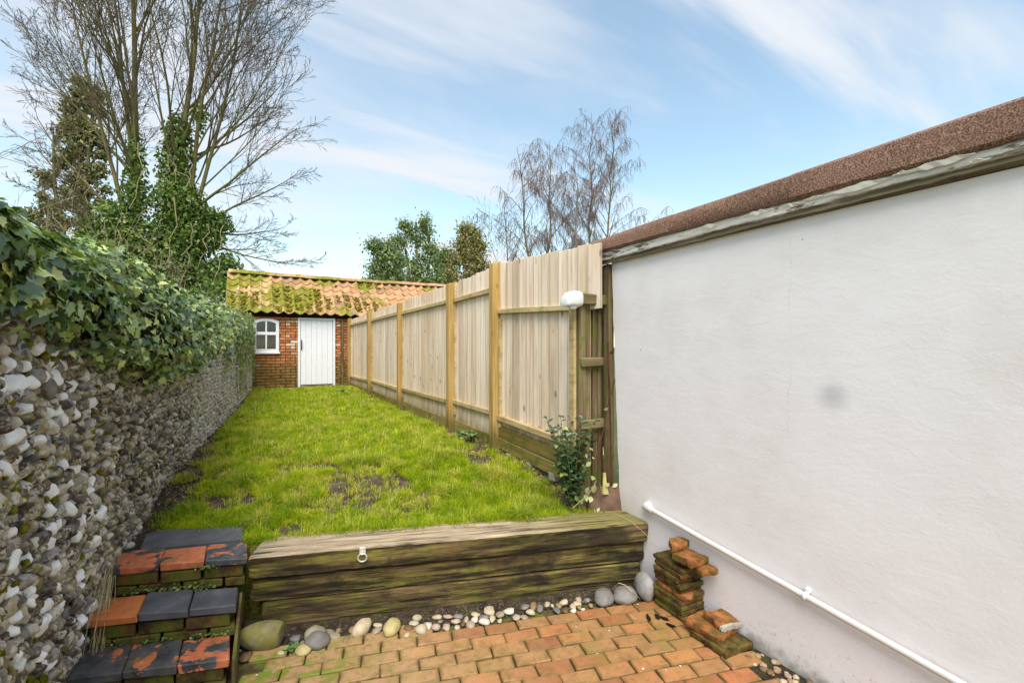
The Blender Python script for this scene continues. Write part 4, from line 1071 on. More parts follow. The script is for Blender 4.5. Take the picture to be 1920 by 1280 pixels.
rm = [ridge_mesh(i) for i in range(3)]
for i in range(15):
    link('ridge_tile', rm[i % 3], tiles_root, loc=(-.30 + i * .462, RY, RZ + .030 - 0.022 * math.sin(max(0, min(1, i / 11)) * math.pi) + rn.gauss(0, .004)), rot=(0, rn.gauss(0, .006), rn.gauss(0, .01)))
# moss cushions sitting on the tiles
VV, TT, n = [], [], 0
moss_sh = [stone_shape(ICO1, i, 0.3, 0) for i in range(4)]
k = 0
for _ in range(2600):
    x = rn.uniform(-.45, 4.2); s_ = rn.uniform(0, slope)
    f_ = mnoise.noise(Vector((x * 1.5, s_ * 1.1, 51))) + .5 * mnoise.noise(Vector((x * 5, s_ * 5, 5))) + (0.25 if .3 < x < 1.6 and s_ < 1.0 else 0) - .10 * max(0, x - 1.5) + (.1 if x < .3 else 0)
    if f_ < 0.18: continue
    y = EY + s_ * math.cos(pitch); z = EZ + 0.062 + s_ * math.sin(pitch) + .012 * math.sin((x + .42) / .25 * 2 * math.pi + 1.7) - 0.02
    W, T = moss_sh[rn.randrange(4)]; sc = rn.uniform(.012, .036)
    VV.append(W * [sc, sc, sc * .7] + [x, y, z]); TT.append(T + n); n += len(W)
mo = stuff(link('moss', big_mesh('moss', np.concatenate(VV), np.concatenate(TT), M['moss'], smooth=True), tiles_root))

# ================================================================== SLEEPERS
def sleeper(name, label, z0, z1, dep, L, shift, inset, seed, amp=1.0):
    root = thing(name, label, 'railway sleeper', tuple(SA + SU * shift + SN * inset + Vector((0, 0, z0))), S_ANG + {1: 0, 2: .004, 3: -.003}[seed], 'railway sleepers retaining the lawn')
    h = z1 - z0; n = 120; cs = []
    r = 0.009
    prof = []
    def seg(p, q, k):
        for i in range(k): prof.append((p[0] + (q[0] - p[0]) * i / k, p[1] + (q[1] - p[1]) * i / k))
    seg((r, 0), (dep - r, 0), 6); seg((dep - r, 0), (dep, r), 2); seg((dep, r), (dep, h - r), 5); seg((dep, h - r), (dep - r, h), 2)
    seg((dep - r, h), (r * 1.3, h), 10); seg((r * 1.3, h), (0, h - r), 3); seg((0, h - r), (0, r), 10); seg((0, r), (r, 0), 2)
    rings = []
    for i in range(n + 1):
        t = i / n; x = t * L; e = min(x, L - x); endr = 0.006 * max(0, 1 - e / .02)
        ring = []
        for (y, z) in prof:
            P = Vector((x * 1.1, y * 9 + seed * 5, z * 9)); Q = Vector((x * 2.4, y * 42 + seed, z * 42))
            d = 0.0025 * mnoise.noise(P) + 0.0022 * mnoise.noise(Q) + 0.002 * mnoise.noise(Vector((x * 9, y * 70, z * 70)))
            cr = mnoise.noise(Vector((x * 0.8 + seed, y * 26, z * 26)))
            if cr > 0.42: d -= 0.008 * min(1, (cr - .42) * 6)
            d *= amp
            cy, czz = dep / 2, h / 2
            dy, dz = y - cy, z - czz; ny_ = 1 if abs(dy) > cy - .025 else 0; nz_ = 1 if abs(dz) > czz - .025 else 0
            yy2 = y + (math.copysign(d, dy) if ny_ else 0) - math.copysign(endr, dy); zz2 = z + (math.copysign(d * .6 - (.006 if y < .02 else 0) * abs(mnoise.noise(Vector((x * 3.3, seed, 5)))) * 2, dz) if nz_ else 0) - math.copysign(endr, dz)
            zz2 += 0.006 * mnoise.noise(Vector((x * .9, seed * 3, 0)))
            xe = x + (0.012 * mnoise.noise(Vector((y * 14, z * 14, seed + t))) if i in (0, n) else 0)
            ring.append((xe, yy2, max(zz2, 0.001) if z0 < .02 else zz2))
        rings.append(ring)
    link('timber', make_mesh('timber', *loft(rings), M['sleeper'], smooth=True, sharp=38), root)
    return root
s_top = sleeper('railway_sleeper', 'top weathered sleeper with bleached upper face and a metal ring', 0.301, 0.437, 0.30, S_LEN, 0.0, 0.0, 1)
s_mid = sleeper('railway_sleeper', 'middle mossy sleeper with split grain under the ringed one', 0.150, 0.284, 0.27, S_LEN - .02, 0.006, 0.026, 2)
s_bot = sleeper('railway_sleeper', 'lowest dark sleeper standing in the pebble strip', -0.02, 0.136, 0.27, S_LEN - .10, 0.06, 0.040, 3, 0.7)
# ring pull
q = at(657, 1033, 'X', 0.45)
rt = (Vector((at(657, 1040, 'Z', .39).x, 0, 0)))
tt = 0.655
o = box_obj('ring_plate', (tt - .019, -.012, .098), (tt + .019, -.002, .142), M['ring_metal'], s_top, .002)
V, T = [], []
pth = [Vector((tt + math.cos(a) * .0265, -.020 - .004 * math.sin(a), .082 + math.sin(a) * .0265)) for a in [2 * math.pi * i / 28 for i in range(29)]]
tube_np(pth, [.0052] * 29, 8, V, T)
link('ring', make_mesh('ring', V, T, M['ring_metal'], smooth=True), s_top)
tube_obj('staple', [(tt, -.010, .118), (tt, -.026, .114), (tt, -.028, .106), (tt, -.012, .100)], .004, 8, M['ring_metal'], s_top)

# ================================================================== STEPS
T_ANG = R(-18.5); TU = Vector((math.cos(T_ANG), math.sin(T_ANG), 0)); TV = Vector((-TU.y, TU.x, 0))
st = thing('garden_steps', 'three old brick steps with worn red and black tile treads', 'steps', (-0.35, 3.1, 0))
def stp(o): loc_to(o, st).parent = st; return o
def shear(v): return [(TU.x * a_, TU.y * a_ + b_, c_) for a_, b_, c_ in v]
TV_ = TV; TV = Vector((0, 1, 0))
fronts = [(Vector((-0.097, 2.680, 0)), 0.145, 0.70), (Vector((-0.066, 2.900, 0)), 0.295, 0.715), (Vector((-0.022, 3.150, 0)), 0.447, 0.70)]
rn = random.Random(8)
tread_m = [['worn_tread', 'worn_tread', 'worn_tread'], ['tread_red', 'tread_slate', 'tread_slate'], ['worn_tread', 'worn_tread', 'worn_tread']]
for k, (p, z, wid) in enumerate(fronts):
    dep = 0.235 if k < 2 else 0.24; n = 3; w = wid / n
    for i in range(n):
        cx = -(n - i - .5) * w
        v, f = cham(w - .006, dep, .042, .005, .0035, k * 9 + i); v = shear(v)
        c = p + TU * cx + TV * (dep / 2) + Vector((0, 0, z - .021 + rn.gauss(0, .0025)))
        stp(link('tread', make_mesh('tread', v, f, M[tread_m[k][i]]), None, loc=c, rot=(rn.gauss(0, .012), rn.gauss(0, .01), rn.gauss(0, .012))))
    # riser bricks: one full course and a thin course beneath
    zl = z - .044; zb = (fronts[k - 1][1] if k else 0.0)
    hh = zl - zb; h1 = min(.068, hh * .62)
    for (za, zc, off) in ((zl - h1, zl - .004, 0), (zb - .012, zl - h1 - .006, .11)):
        x = -wid + .01 - (off if off else 0)
        while x < -.012:
            x1 = min(x + .218, -.012); x0 = max(x, -wid + .01)
            if x1 - x0 > .03:
                v, f = cham(x1 - x0 - .006, .10, zc - za, .006, .003, int(1000 * abs(x)) + k); v = shear(v)
                c = p + TU * ((x0 + x1) / 2) + TV * (.062 + rn.gauss(0, .003)) + Vector((0, 0, (za + zc) / 2))
                stp(link('brick', make_mesh('riser', v, f, M['riser_brick']), None, loc=c))
            x += .225
    c = p + TU * (-wid / 2 - .005) + TV * (.20 + .05) ; hb = z - .046
    v, f = cham(wid - .03, .27, hb + .05, .004); v = shear(v); stp(link('mortar_core', make_mesh('mortar_core', v, f, M['riser_brick']), None, loc=c + Vector((0, 0, hb / 2 - .025))))
# timber edging plank beside the steps
v, f = cham(.018, .50, .17, .004, .003, 5)
v = [(a_, b_, c_ + (b_ + .25) * .20) for a_, b_, c_ in v]
c = Vector((-0.068, 2.66, 0)) + TV * .27
ep = link('edging_plank', make_mesh('edging_plank', v, f, M['old_wood']), None, loc=c + Vector((0, 0, .055)), rot=(0, 0, -.05))
tag(ep, 'thin mossy timber plank edging the right side of the steps', 'plank')
# slate slab set in the lawn above the top step
sl = [at(275, 1001, 'Z', .452), at(300, 993, 'Z', .452), at(455, 986, 'Z', .452), at(455, 1011, 'Z', .452), at(262, 1030, 'Z', .452)]
V = [(p.x, p.y, .452) for p in sl] + [(p.x, p.y, .40) for p in sl]; m = len(sl)
slab = link('slate_slab', make_mesh('slate_slab', V, [tuple(range(m)), tuple(range(m, 2 * m))] + [(i, (i + 1) % m, m + (i + 1) % m, m + i) for i in range(m)], M['slate']))
tag(slab, 'flat dark slate slab in the grass above the top step', 'paving slab')

# ================================================================== FLINT WALL
fw = thing('flint_wall', 'old flint cobble garden wall with lime mortar under the ivy', 'wall', (wall_x(3.5) - .2, 3.5, 0))
FW0 = Vector(fw.location)
V, Fc = [], []; ny, nz = 240, 44; Y0, Y1 = 1.2, 13.18
for j in range(nz + 1):
    for i in range(ny + 1):
        y = Y0 + (Y1 - Y0) * i / ny; z = -.05 + 2.07 * j / nz
        dx = .018 * mnoise.noise(Vector((y * 3, z * 3, 2))) + .012 * mnoise.noise(Vector((y * 11, z * 11, 8)))
        V.append((wall_x(y) - .017 + dx - FW0.x, y - FW0.y, z - FW0.z))
for j in range(nz):
    for i in range(ny):
        a = j * (ny + 1) + i; Fc.append((a, a + 1, a + ny + 2, a + ny + 1))
b0 = len(V); V += [(p[0] - .34, p[1], p[2]) for p in V[:b0]]
Fc += [tuple(b0 + k for k in reversed(q)) for q in Fc[:]]
rim([i for i in range(ny + 1)]); rim([nz * (ny + 1) + i for i in range(ny + 1)]); rim([j * (ny + 1) for j in range(nz + 1)]); rim([j * (ny + 1) + ny for j in range(nz + 1)])
link('mortar_core', make_mesh('mortar_core', V, Fc, M['flint_mortar'], smooth=True), fw)
fl_hi = [stone_shape(ICO2, 100 + i, 0.24, (0, 1, 2, 1)[i % 4], 1.35) for i in range(16)]
fl_me = [make_mesh('flint', W, T, M['flint'], smooth=True, sharp=48, fix=False) for W, T in fl_hi]
fl_lo = [stone_shape(ICO1, 100 + i, 0.24, (0, 1, 2, 1)[i % 4], 1.35) for i in range(16)]
rn = random.Random(2024); stones = []
z = -0.02; row = 0
while z < 1.98:
    rh = rn.uniform(.048, .070)
    y = Y0 + rn.uniform(0, .06)
    while y < 13.12:
        w = rn.uniform(.036, .086)
        yy = y + w / 2; zz = z + rh / 2 + .016 * mnoise.noise(Vector((y * 1.4, z, 0))) + rn.gauss(0, .008)
        gz = lawn_z(wall_x(yy), yy) if behind(wall_x(yy), yy) > .25 else 0
        if zz > gz - .04:
            stones.append((yy, zz, w * rn.uniform(.40, .54), rh * rn.uniform(.42, .58), rn.uniform(.028, .046)))
        y += w * rn.uniform(.86, 1.04)
    z += rh * .93; row += 1
def ivy_low(y): return .10 * mnoise.noise(Vector((y * 1.7, 3, 9))) + .06 * mnoise.noise(Vector((y * 5, 3, 9))) + interp(y, [(1.2, 1.88), (2.3, 1.84), (2.8, 1.68), (3.4, 1.52), (4, 1.46), (5, 1.52), (6.6, 1.62), (8.2, 1.86), (9.6, 1.82), (11, 1.72), (13.2, 1.68)])
def size_px(s_): return (s_[2] + s_[3]) / depth((wall_x(s_[0]), s_[0]))
vis = [s_ for s_ in stones if in_frame((wall_x(s_[0]), s_[0], s_[1]), 0) and s_[1] < ivy_low(s_[0]) + .02]
vis.sort(key=size_px, reverse=True)
big = set(id(s_) for s_ in vis[:298])
VV, TT, AA, n = [], [], [], 0
for i, s_ in enumerate(stones):
    yy, zz, a, b, d = s_; k = rn.randrange(16)
    big_one = rn.random() < .08
    if big_one: a *= 1.5; b *= 1.35
    pos = Vector((wall_x(yy) - .012 + rn.gauss(0, .007), yy, zz)); rot = Euler((rn.uniform(-3.14, 3.14), rn.gauss(0, .25), rn.gauss(0, .3)))
    ext = Matrix.Diagonal((d, a, b)).to_4x4()
    mt = Matrix.Translation(pos - FW0) @ Euler((rn.gauss(0, .35), rn.gauss(0, .3), rn.gauss(0, .35))).to_matrix().to_4x4() @ ext @ Matrix.Rotation(rn.uniform(0, 6.28), 4, Vector((rn.gauss(0, 1), rn.gauss(0, 1), rn.gauss(0, 1))).normalized())
    if id(s_) in big:
        link('flint', fl_me[k], fw, matrix=mt)
    else:
        near = depth((wall_x(yy), yy)) < 3.6
        W, T = fl_hi[k] if near else fl_lo[k]
        m3 = np.array(mt)
        VV.append(W @ m3[:3, :3].T + m3[:3, 3]); TT.append(T + n); AA.append(np.full(len(W), rn.random())); n += len(W)
me = big_mesh('flints', np.concatenate(VV), np.concatenate(TT), M['flint'], np.concatenate(AA), smooth=True); me.set_sharp_from_angle(angle=R(55))
stuff(link('flints', me, fw))
# moss tufts in the joints
VV, TT, n = [], [], 0
for _ in range(2600):
    yy = Y0 + (rn.random() ** 1.6) * 11.5; zz = rn.uniform(.05, 1.75)
    if mnoise.noise(Vector((yy * 2.2, zz * 2.2, 77))) < 0.06: continue
    W, T = moss_sh[rn.randrange(4)]; sc = rn.uniform(.008, .022)
    VV.append(W * [sc * .7, sc, sc] + [wall_x(yy) - .004 + rn.uniform(0, .016) - FW0.x, yy - FW0.y, zz]); TT.append(T + n); n += len(W)
stuff(link('moss', big_mesh('wall_moss', np.concatenate(VV), np.concatenate(TT), M['moss'], smooth=True), fw))

# ================================================================== IVY ON THE WALL
def ivy_top(y): return interp(y, [(1.2, 2.19), (2.4, 2.20), (3.0, 2.22), (3.6, 2.24), (5, 2.17), (6.5, 2.20), (8, 2.26), (10, 2.34), (13.3, 2.42)])
def ivy_bulge(y): return interp(y, [(1.2, .10), (2.4, .12), (3.2, .22), (4.2, .36), (5.4, .34), (6.5, .24), (8, .16), (9.5, .13), (11, .10), (12.5, .06), (13.3, .04)])
def ivy_sec(y, t):                               # t 0 lower edge on the face -> 1 behind the wall top
    zl, zt, bl = ivy_low(y), ivy_top(y), ivy_bulge(y); x0 = wall_x(y)
    w = .11 * mnoise.noise(Vector((y * 2.2, t * 3, 61))) + .06 * mnoise.noise(Vector((y * 6, t * 7, 62)))
    P = [Vector((x0 + .015, y, zl)), Vector((x0 + bl * .86, y, zl + (zt - zl) * .20)), Vector((x0 + bl, y, zl + (zt - zl) * .62)), Vector((x0 + bl * .45, y, zt - .03)), Vector((x0 - .16, y, zt)), Vector((x0 - .42, y, zt - .16)), Vector((x0 - .5, y, zt - .6))]
    s_ = t * (len(P) - 1); i = min(int(s_), len(P) - 2); u = s_ - i
    a = P[max(i - 1, 0)]; b = P[i]; c = P[i + 1]; d = P[min(i + 2, len(P) - 1)]
    p = .5 * ((2 * b) + (c - a) * u + (2 * a - 5 * b + 4 * c - d) * u * u + (3 * b - a - 3 * c + d) * u ** 3)
    tg = (c - b).normalized(); nrm = Vector((tg.z, 0, -tg.x))
    if nrm.x < 0 and nrm.z < 0: nrm = -nrm
    return p + nrm * w, nrm
ivy = thing('ivy', 'dense glossy green ivy spilling over the top of the flint wall', 'ivy', (wall_x(6), 6, 1.9)); IV0 = Vector(ivy.location)
V, Fc = [], []; ny, nt = 150, 16
for i in range(ny + 1):
    y = 1.2 + 11.95 * i / ny
    for k in range(nt + 1):
        p, nr = ivy_sec(y, k / nt); p = p - nr * (.13 + .04 * mnoise.noise(Vector((y * 8, k, 3)))); V.append(p - IV0)
for i in range(ny):
    for k in range(nt): a = i * (nt + 1) + k; Fc.append((a, a + 1, a + nt + 2, a + nt + 1))
link('shade_core', make_mesh('shade_core', V, Fc, M['ivy_core'], smooth=True), ivy)  # dark backing sheet, coloured as the shade deep between the ivy leaves
def ivy_leaf_arrays(seed):
    rnl = random.Random(seed)
    out = [(0, 0.04), (.24, -.08), (.50, .15), (.33, .32), (.40, .56), (.17, .64), (0, 1.06), (-.17, .64), (-.40, .56), (-.33, .32), (-.50, .15), (-.24, -.08)]
    V = [(0, .38, .0)] ; 
    for x, y in out:
        x *= rnl.uniform(.8, 1.15); y *= rnl.uniform(.92, 1.08)
        V.append((x, y, .16 * abs(x) - .10 * y * y + rnl.gauss(0, .015)))
    T = [(0, i, i % 12 + 1) for i in range(1, 13)]
    return np.array(V), np.array(T)
leaf_sh = [ivy_leaf_arrays(i) for i in range(6)]
leaf_me = [make_mesh('leaf', W, T, M['ivy_leaf'], smooth=True, fix=False) for W, T in leaf_sh]
rn = random.Random(99); leaves = []
def leaf_matrix(p, nrm, tip, size):
    n = nrm.normalized(); t = (tip - n * tip.dot(n)); 
    if t.length < .05: t = Vector((1, 0, 0)).cross(n)
    t.normalize(); s_ = t.cross(n)
    return Matrix(((s_.x * size, t.x * size, n.x * size, p.x), (s_.y * size, t.y * size, n.y * size, p.y), (s_.z * size, t.z * size, n.z * size, p.z), (0, 0, 0, 1)))
def add_ivy(count, y0, y1, tmax, size, depth_in=.10):
    for _ in range(count):
        y = rn.uniform(y0, y1); t = .06 + (tmax - .06) * rn.random()
        p, nr = ivy_sec(y, t); dd = rn.random() ** 1.5 * depth_in
        p = p - nr * (dd - .02) + Vector((0, rn.gauss(0, .02), 0))
        if t < .08: p = p + Vector((abs(rn.gauss(0, .02)), 0, -abs(rn.gauss(0, .05))))
        n = (nr * 1.0 + Vector((rn.gauss(0, .6), rn.gauss(0, .6) - .25, rn.gauss(0, .45) + .6)))
        tip = Vector((rn.gauss(.2, .5), rn.gauss(-.1, .75), -.9))
        leaves.append((leaf_matrix(p, n, tip, size * rn.uniform(.45, 1.2)), rn.random() if t < .6 else min(1, rn.random() + .12), size))
add_ivy(3300, 1.25, 2.6, .72, .062, .14)
add_ivy(3000, 2.6, 4.2, .72, .048, .15)
add_ivy(2000, 4.2, 7.0, .72, .047, .16)
add_ivy(1700, 7.0, 10.2, .72, .048, .16)
add_ivy(1300, 10.2, 13.15, .72, .050, .12)
def ivy_clump(c, r, count, size):
    for _ in range(count):
        d = Vector((rn.gauss(0, 1), rn.gauss(0, 1), rn.gauss(0, 1))).normalized() * r * rn.random() ** .4
        p = Vector(c) + Vector((abs(d.x) * .5, d.y, d.z)); leaves.append((leaf_matrix(p, Vector((1, -.5 + rn.gauss(0, .4), .4 + rn.gauss(0, .4))), Vector((.2, rn.gauss(0, .5), -1)), size * rn.uniform(.6, 1.2)), rn.random(), size))
def wpt(px, py):                                 # pixel on the flint face
    r = ray(px, py); k = (wall_x(0)) / (r.x - .0745 * r.y); return Vector((0, 0, CAM_H)) + r * k
ivy_clump(wpt(262, 668) + Vector((.06, 0, 0)), .17, 130, .055)
ivy_clump(wpt(375, 640) + Vector((.06, 0, 0)), .24, 120, .055)
ivy_clump(wpt(420, 660), .30, 120, .06)
ivy_clump(wpt(440, 645), .22, 130, .06)
leaves.sort(key=lambda l: (0 if in_frame(l[0].translation, 0) else 1, depth(l[0].translation) / l[0].col[0].length))
VV, TT, AA, n = [], [], [], 0
for i, (mt, rv_, sz_) in enumerate(leaves):
    k = i % 6
    m2 = Matrix.Translation(-IV0) @ mt
    if i < 290: link('leaf', leaf_me[k], ivy, matrix=m2)
    else:
        W, T = leaf_sh[k]; m3 = np.array(m2)
        VV.append(W @ m3[:3, :3].T + m3[:3, 3]); TT.append(T + n); AA.append(np.full(len(W), rv_)); n += len(W)
stuff(link('foliage', big_mesh('ivy_foliage', np.concatenate(VV), np.concatenate(TT), M['ivy_leaf'], np.concatenate(AA), smooth=True), ivy))
# runners and flower stalks poking out
V, T = [], []
for _ in range(110):
    y = 1.6 + rn.random() * 10.5; t = rn.uniform(.25, .62); p, nr = ivy_sec(y, t); d = (nr + Vector((0, rn.gauss(0, .5), rn.gauss(.1, .5)))).normalized(); L = rn.uniform(.06, .2); pts = []
    for k in range(5): pts.append(p - nr * .06 + d * (L * k / 4 + .05) + Vector((0, 0, -.12 * (L * k / 4) ** 1.2)) - IV0)
    tube_np(pts, [.0028, .0026, .0022, .002, .0012], 4, V, T)
stuff(link('runners', big_mesh('runners', V, T, M['vine']), ivy))
# sparse yellow-green creeper trailing down the far end of the wall
cr = thing('creeper', 'yellow-green creeper trailing down the flints beside the shed window', 'creeper', (wall_x(11.5), 11.5, 1.5)); CR0 = Vector(cr.location)
VV, TT, AA, n = [], [], [], 0; SV, ST = [], []
for _ in range(34):
    y = rn.uniform(9.5, 13.0); zt = rn.uniform(1.6, 2.5); L = rn.uniform(.3, 1.0); pts = []
    for k in range(7):
        pts.append(Vector((wall_x(y) + .02 + .03 * rn.random(), y + rn.gauss(0, .05), zt - L * k / 6)))
    tube_np([p - CR0 for p in pts], [.004] * 7, 4, SV, ST)
    for k in range(26):
        p = pts[rn.randrange(7)] + Vector((rn.gauss(.02, .02), rn.gauss(0, .08), rn.gauss(0, .08)))
        W, T = leaf_sh[rn.randrange(6)]; m3 = np.array(Matrix.Translation(-CR0) @ leaf_matrix(p, Vector((1, -.6 + rn.gauss(0, .4), .4 + rn.gauss(0, .4))), Vector((0, rn.gauss(0, .6), -1)), rn.uniform(.035, .07)))
        VV.append(W @ m3[:3, :3].T + m3[:3, 3]); TT.append(T + n); AA.append(np.full(len(W), rn.random())); n += len(W)
stuff(link('foliage', big_mesh('creeper_foliage', np.concatenate(VV), np.concatenate(TT), M['ivy_yellow'], np.concatenate(AA)), cr))
link('stems', big_mesh('creeper_stems', SV, ST, M['vine']), cr)

# ================================================================== PEBBLES AND STONES
peb_me = [make_mesh('pebble', *stone_shape(ICO1, 300 + i, 0.22, (0, 1)[i % 2], 1.1), M['pebble'], smooth=True, fix=False) for i in range(8)]
cob_me = [make_mesh('cobble', *stone_shape(ICO2, 330 + i, 0.16, 0, .9), M['pebble'], smooth=True, fix=False) for i in range(4)]
PC = {'cream': (.46, .38, .25), 'white': (.52, .47, .38), 'pink': (.38, .28, .21), 'grey': (.19, .175, .16), 'green': (.25, .215, .15), 'tan': (.30, .20, .10), 'brown': (.17, .10, .045), 'blue': (.16, .16, .16), 'yellow': (.42, .35, .15)}
PLBL = {'cream': 'small smooth cream pebble in the strip below the sleepers', 'white': 'small smooth whitish pebble in the strip below the sleepers', 'pink': 'small pinkish pebble in the strip below the sleepers', 'grey': 'small mid grey pebble in the strip below the sleepers', 'green': 'small greenish grey pebble in the strip below the sleepers', 'tan': 'small tan pebble in the strip below the sleepers', 'brown': 'small brown pebble in the strip below the sleepers', 'blue': 'small bluish grey pebble in the strip below the sleepers', 'yellow': 'small yellowish pebble in the strip below the sleepers'}
rn = random.Random(404)
def pebble(px, py, w, h, col, label=None, name='pebble', me=None, group=None, hz=None, z0=-.014):
    foot = at(px, py + h * .28, 'Z', z0); d = depth(foot)
    a = w / F_PX * d / 2; b = h / F_PX * d / 2 / .62
    hh = hz if hz else min(a, b) * rn.uniform(.45, .7)
    o = link(name, me or peb_me[rn.randrange(8)], None, loc=(foot.x, foot.y, z0 + hh * .80), rot=(rn.gauss(0, .12), rn.gauss(0, .12), -PHI + rn.gauss(0, .15)), scale=(a, min(b, a * 1.8), hh))
    kf_ = rn.uniform(.82, 1.15); o.color = (*[min(1, c * kf_ * rn.uniform(.98, 1.02)) for c in PC[col]], 1)
    shp = 'long' if w > 1.9 * h else ('oval' if w > 1.35 * h else ('upright' if h > 1.1 * w else 'round')); sz = 'tiny' if w * h < 130 else ('small' if w * h < 250 else 'larger')
    tag(o, label or PLBL[col].replace('small', sz + ' ' + shp), 'stone' if label else 'pebble', group if group else (None if label else sz + ' ' + shp + ' ' + col + ' pebbles under the sleepers'))
    return o
z3 = [(95, 725, 110, 80, 'brown'), (548, 570, 100, 55, 'blue'), (525, 630, 55, 60, 'pink'), (875, 655, 45, 80, 'pink'), (895, 548, 120, 55, 'green'), (930, 490, 50, 45, 'tan'), (855, 505, 90, 36, 'green'), (1010, 555, 80, 85, 'tan'), (1080, 535, 80, 45, 'cream'), (1060, 480, 65, 60, 'tan'),
      (1290, 443, 95, 38, 'cream'), (1275, 492, 100, 60, 'pink'), (1510, 445, 45, 60, 'tan'), (1570, 470, 95, 45, 'brown'), (1550, 523, 50, 50, 'cream'), (1610, 425, 95, 45, 'white'), (1640, 380, 95, 45, 'cream'), (420, 690, 90, 40, 'cream'), (610, 590, 40, 30, 'green'), (45, 665, 35, 30, 'white')]
for (x, y, w, h, c_) in z3: pebble(440 + x / 4.8, 1080 + y / 4.8, w / 4.8, h / 4.8, c_)
z1 = [(200, 445, 80, 60, 'white'), (145, 490, 120, 75, 'cream'), (285, 370, 100, 38, 'cream'), (315, 405, 50, 38, 'green'), (385, 365, 90, 50, 'pink'), (275, 465, 90, 50, 'pink'), (370, 455, 70, 55, 'pink'), (455, 410, 90, 42, 'pink'), (475, 365, 90, 34, 'grey'), (545, 375, 45, 75, 'cream'), (520, 420, 45, 60, 'brown'), (585, 445, 90, 60, 'pink'), (465, 465, 60, 40, 'cream'), (630, 345, 90, 42, 'cream'), (625, 385, 65, 55, 'white'), (705, 380, 95, 45, 'grey'), (710, 412, 105, 42, 'white'), (755, 315, 105, 70, 'cream'), (785, 380, 55, 55, 'cream'), (855, 350, 85, 50, 'green'), (850, 400, 45, 45, 'cream'), (940, 315, 120, 60, 'white'), (1000, 375, 80, 50, 'pink'), (1075, 280, 85, 55, 'grey'), (1150, 260, 60, 70, 'tan'), (1075, 372, 70, 40, 'pink'), (1130, 330, 90, 45, 'cream'), (1210, 285, 60, 60, 'grey'), (1275, 255, 55, 45, 'cream'), (1325, 262, 30, 30, 'cream'), (1365, 300, 65, 65, 'blue'), (1430, 235, 95, 45, 'cream'), (1385, 270, 60, 40, 'tan'), (1440, 300, 60, 70, 'brown'), (1510, 270, 60, 50, 'cream'), (1545, 245, 80, 45, 'cream'), (1515, 312, 70, 40, 'white'), (1560, 210, 60, 45, 'pink'), (1600, 297, 42, 30, 'white'), (1565, 277, 40, 35, 'tan'), (1668, 266, 45, 35, 'tan'), (1640, 215, 60, 40, 'grey')]
for (x, y, w, h, c_) in z1: pebble(760 + x / 4.8, 1080 + y / 4.8, w / 4.8, h / 4.8, c_)
pebble(440 + 725 / 4.8, 1080 + 545 / 4.8, 34, 26, 'green', 'flattish green-grey cobble half behind a smooth grey one', 'cobble', cob_me[0], 'cobbles under the sleepers', .045)
pebble(440 + 745 / 4.8, 1080 + 595 / 4.8, 43, 28, 'grey', 'smooth mid grey cobble beside the yellow pebble', 'cobble', cob_me[1], 'cobbles under the sleepers', .045)
pebble(440 + 620 / 4.8, 1080 + 668 / 4.8, 29, 19, 'yellow', 'oval yellow pebble on the mossy edge of the paving', 'cobble', cob_me[2], 'cobbles under the sleepers', .026)
pebble(440 + 1145 / 4.8, 1080 + 475 / 4.8, 30, 28, 'cream', 'egg-shaped grey-cream cobble leaning on the lowest sleeper', 'cobble', cob_me[3], 'cobbles under the sleepers', .045)
pebble(440 + 1415 / 4.8, 1080 + 475 / 4.8, 30, 26, 'yellow', 'rough cream cobble with yellow lichen by the sleeper', 'cobble', cob_me[0], 'cobbles under the sleepers', .042)
pebble(1132, 1121, 39, 28, 'grey', 'rounded grey cobble at the right end of the pebble strip', 'cobble', cob_me[1], 'cobbles under the sleepers', .045)
pebble(1171, 1118, 44, 28, 'grey', 'wide flat-topped grey cobble next to the upright stone', 'cobble', cob_me[2], 'cobbles under the sleepers', .046)
o = pebble(1208, 1110, 36, 34, 'grey', 'tall upright grey stone between the sleepers and tile stack', 'cobble', cob_me[3], 'cobbles under the sleepers', .098)
o.color = (.30, .285, .27, 1)
# the wedge-shaped mossy boulder
c = at(494, 1214, 'Z', 0); rings = []
W, T = ICO2; W = W.copy()
for i, p in enumerate(W):
    x, y, z_ = p; x = max(-1, min(.82, x * 1.12)); k = .55 + .45 * (x + 1) / 1.82
    z2 = z_ * (k if z_ > 0 else 1.0); z2 = max(z2, -.9)
    if z2 > .6: z2 = .6 + (z2 - .6) * .35
    W[i] = (x, y * .9, z2 * 1.05); W[i] *= 1 + .05 * mnoise.noise(Vector(p) * 1.8)
simple('mossy_stone', [(0.3, (0.10, 0.09, 0.05)), (0.5, (0.19, 0.165, 0.085)), (0.75, (0.31, 0.27, 0.15))], 14, 0.9, 0.5, 60, moss=((0.20, 0.185, 0.04), 0.85), mscale=12, mr=(.4, .6))
bo = link('boulder', make_mesh('boulder', W, T, M['mossy_stone'], smooth=True, sharp=50, fix=False), None, loc=(c.x, c.y + .03, .062), rot=(0, 0, -PHI + .05), scale=(.128, .08, .088))
tag(bo, 'large wedge-shaped mossy yellow-green stone at the foot of the steps', 'stone')
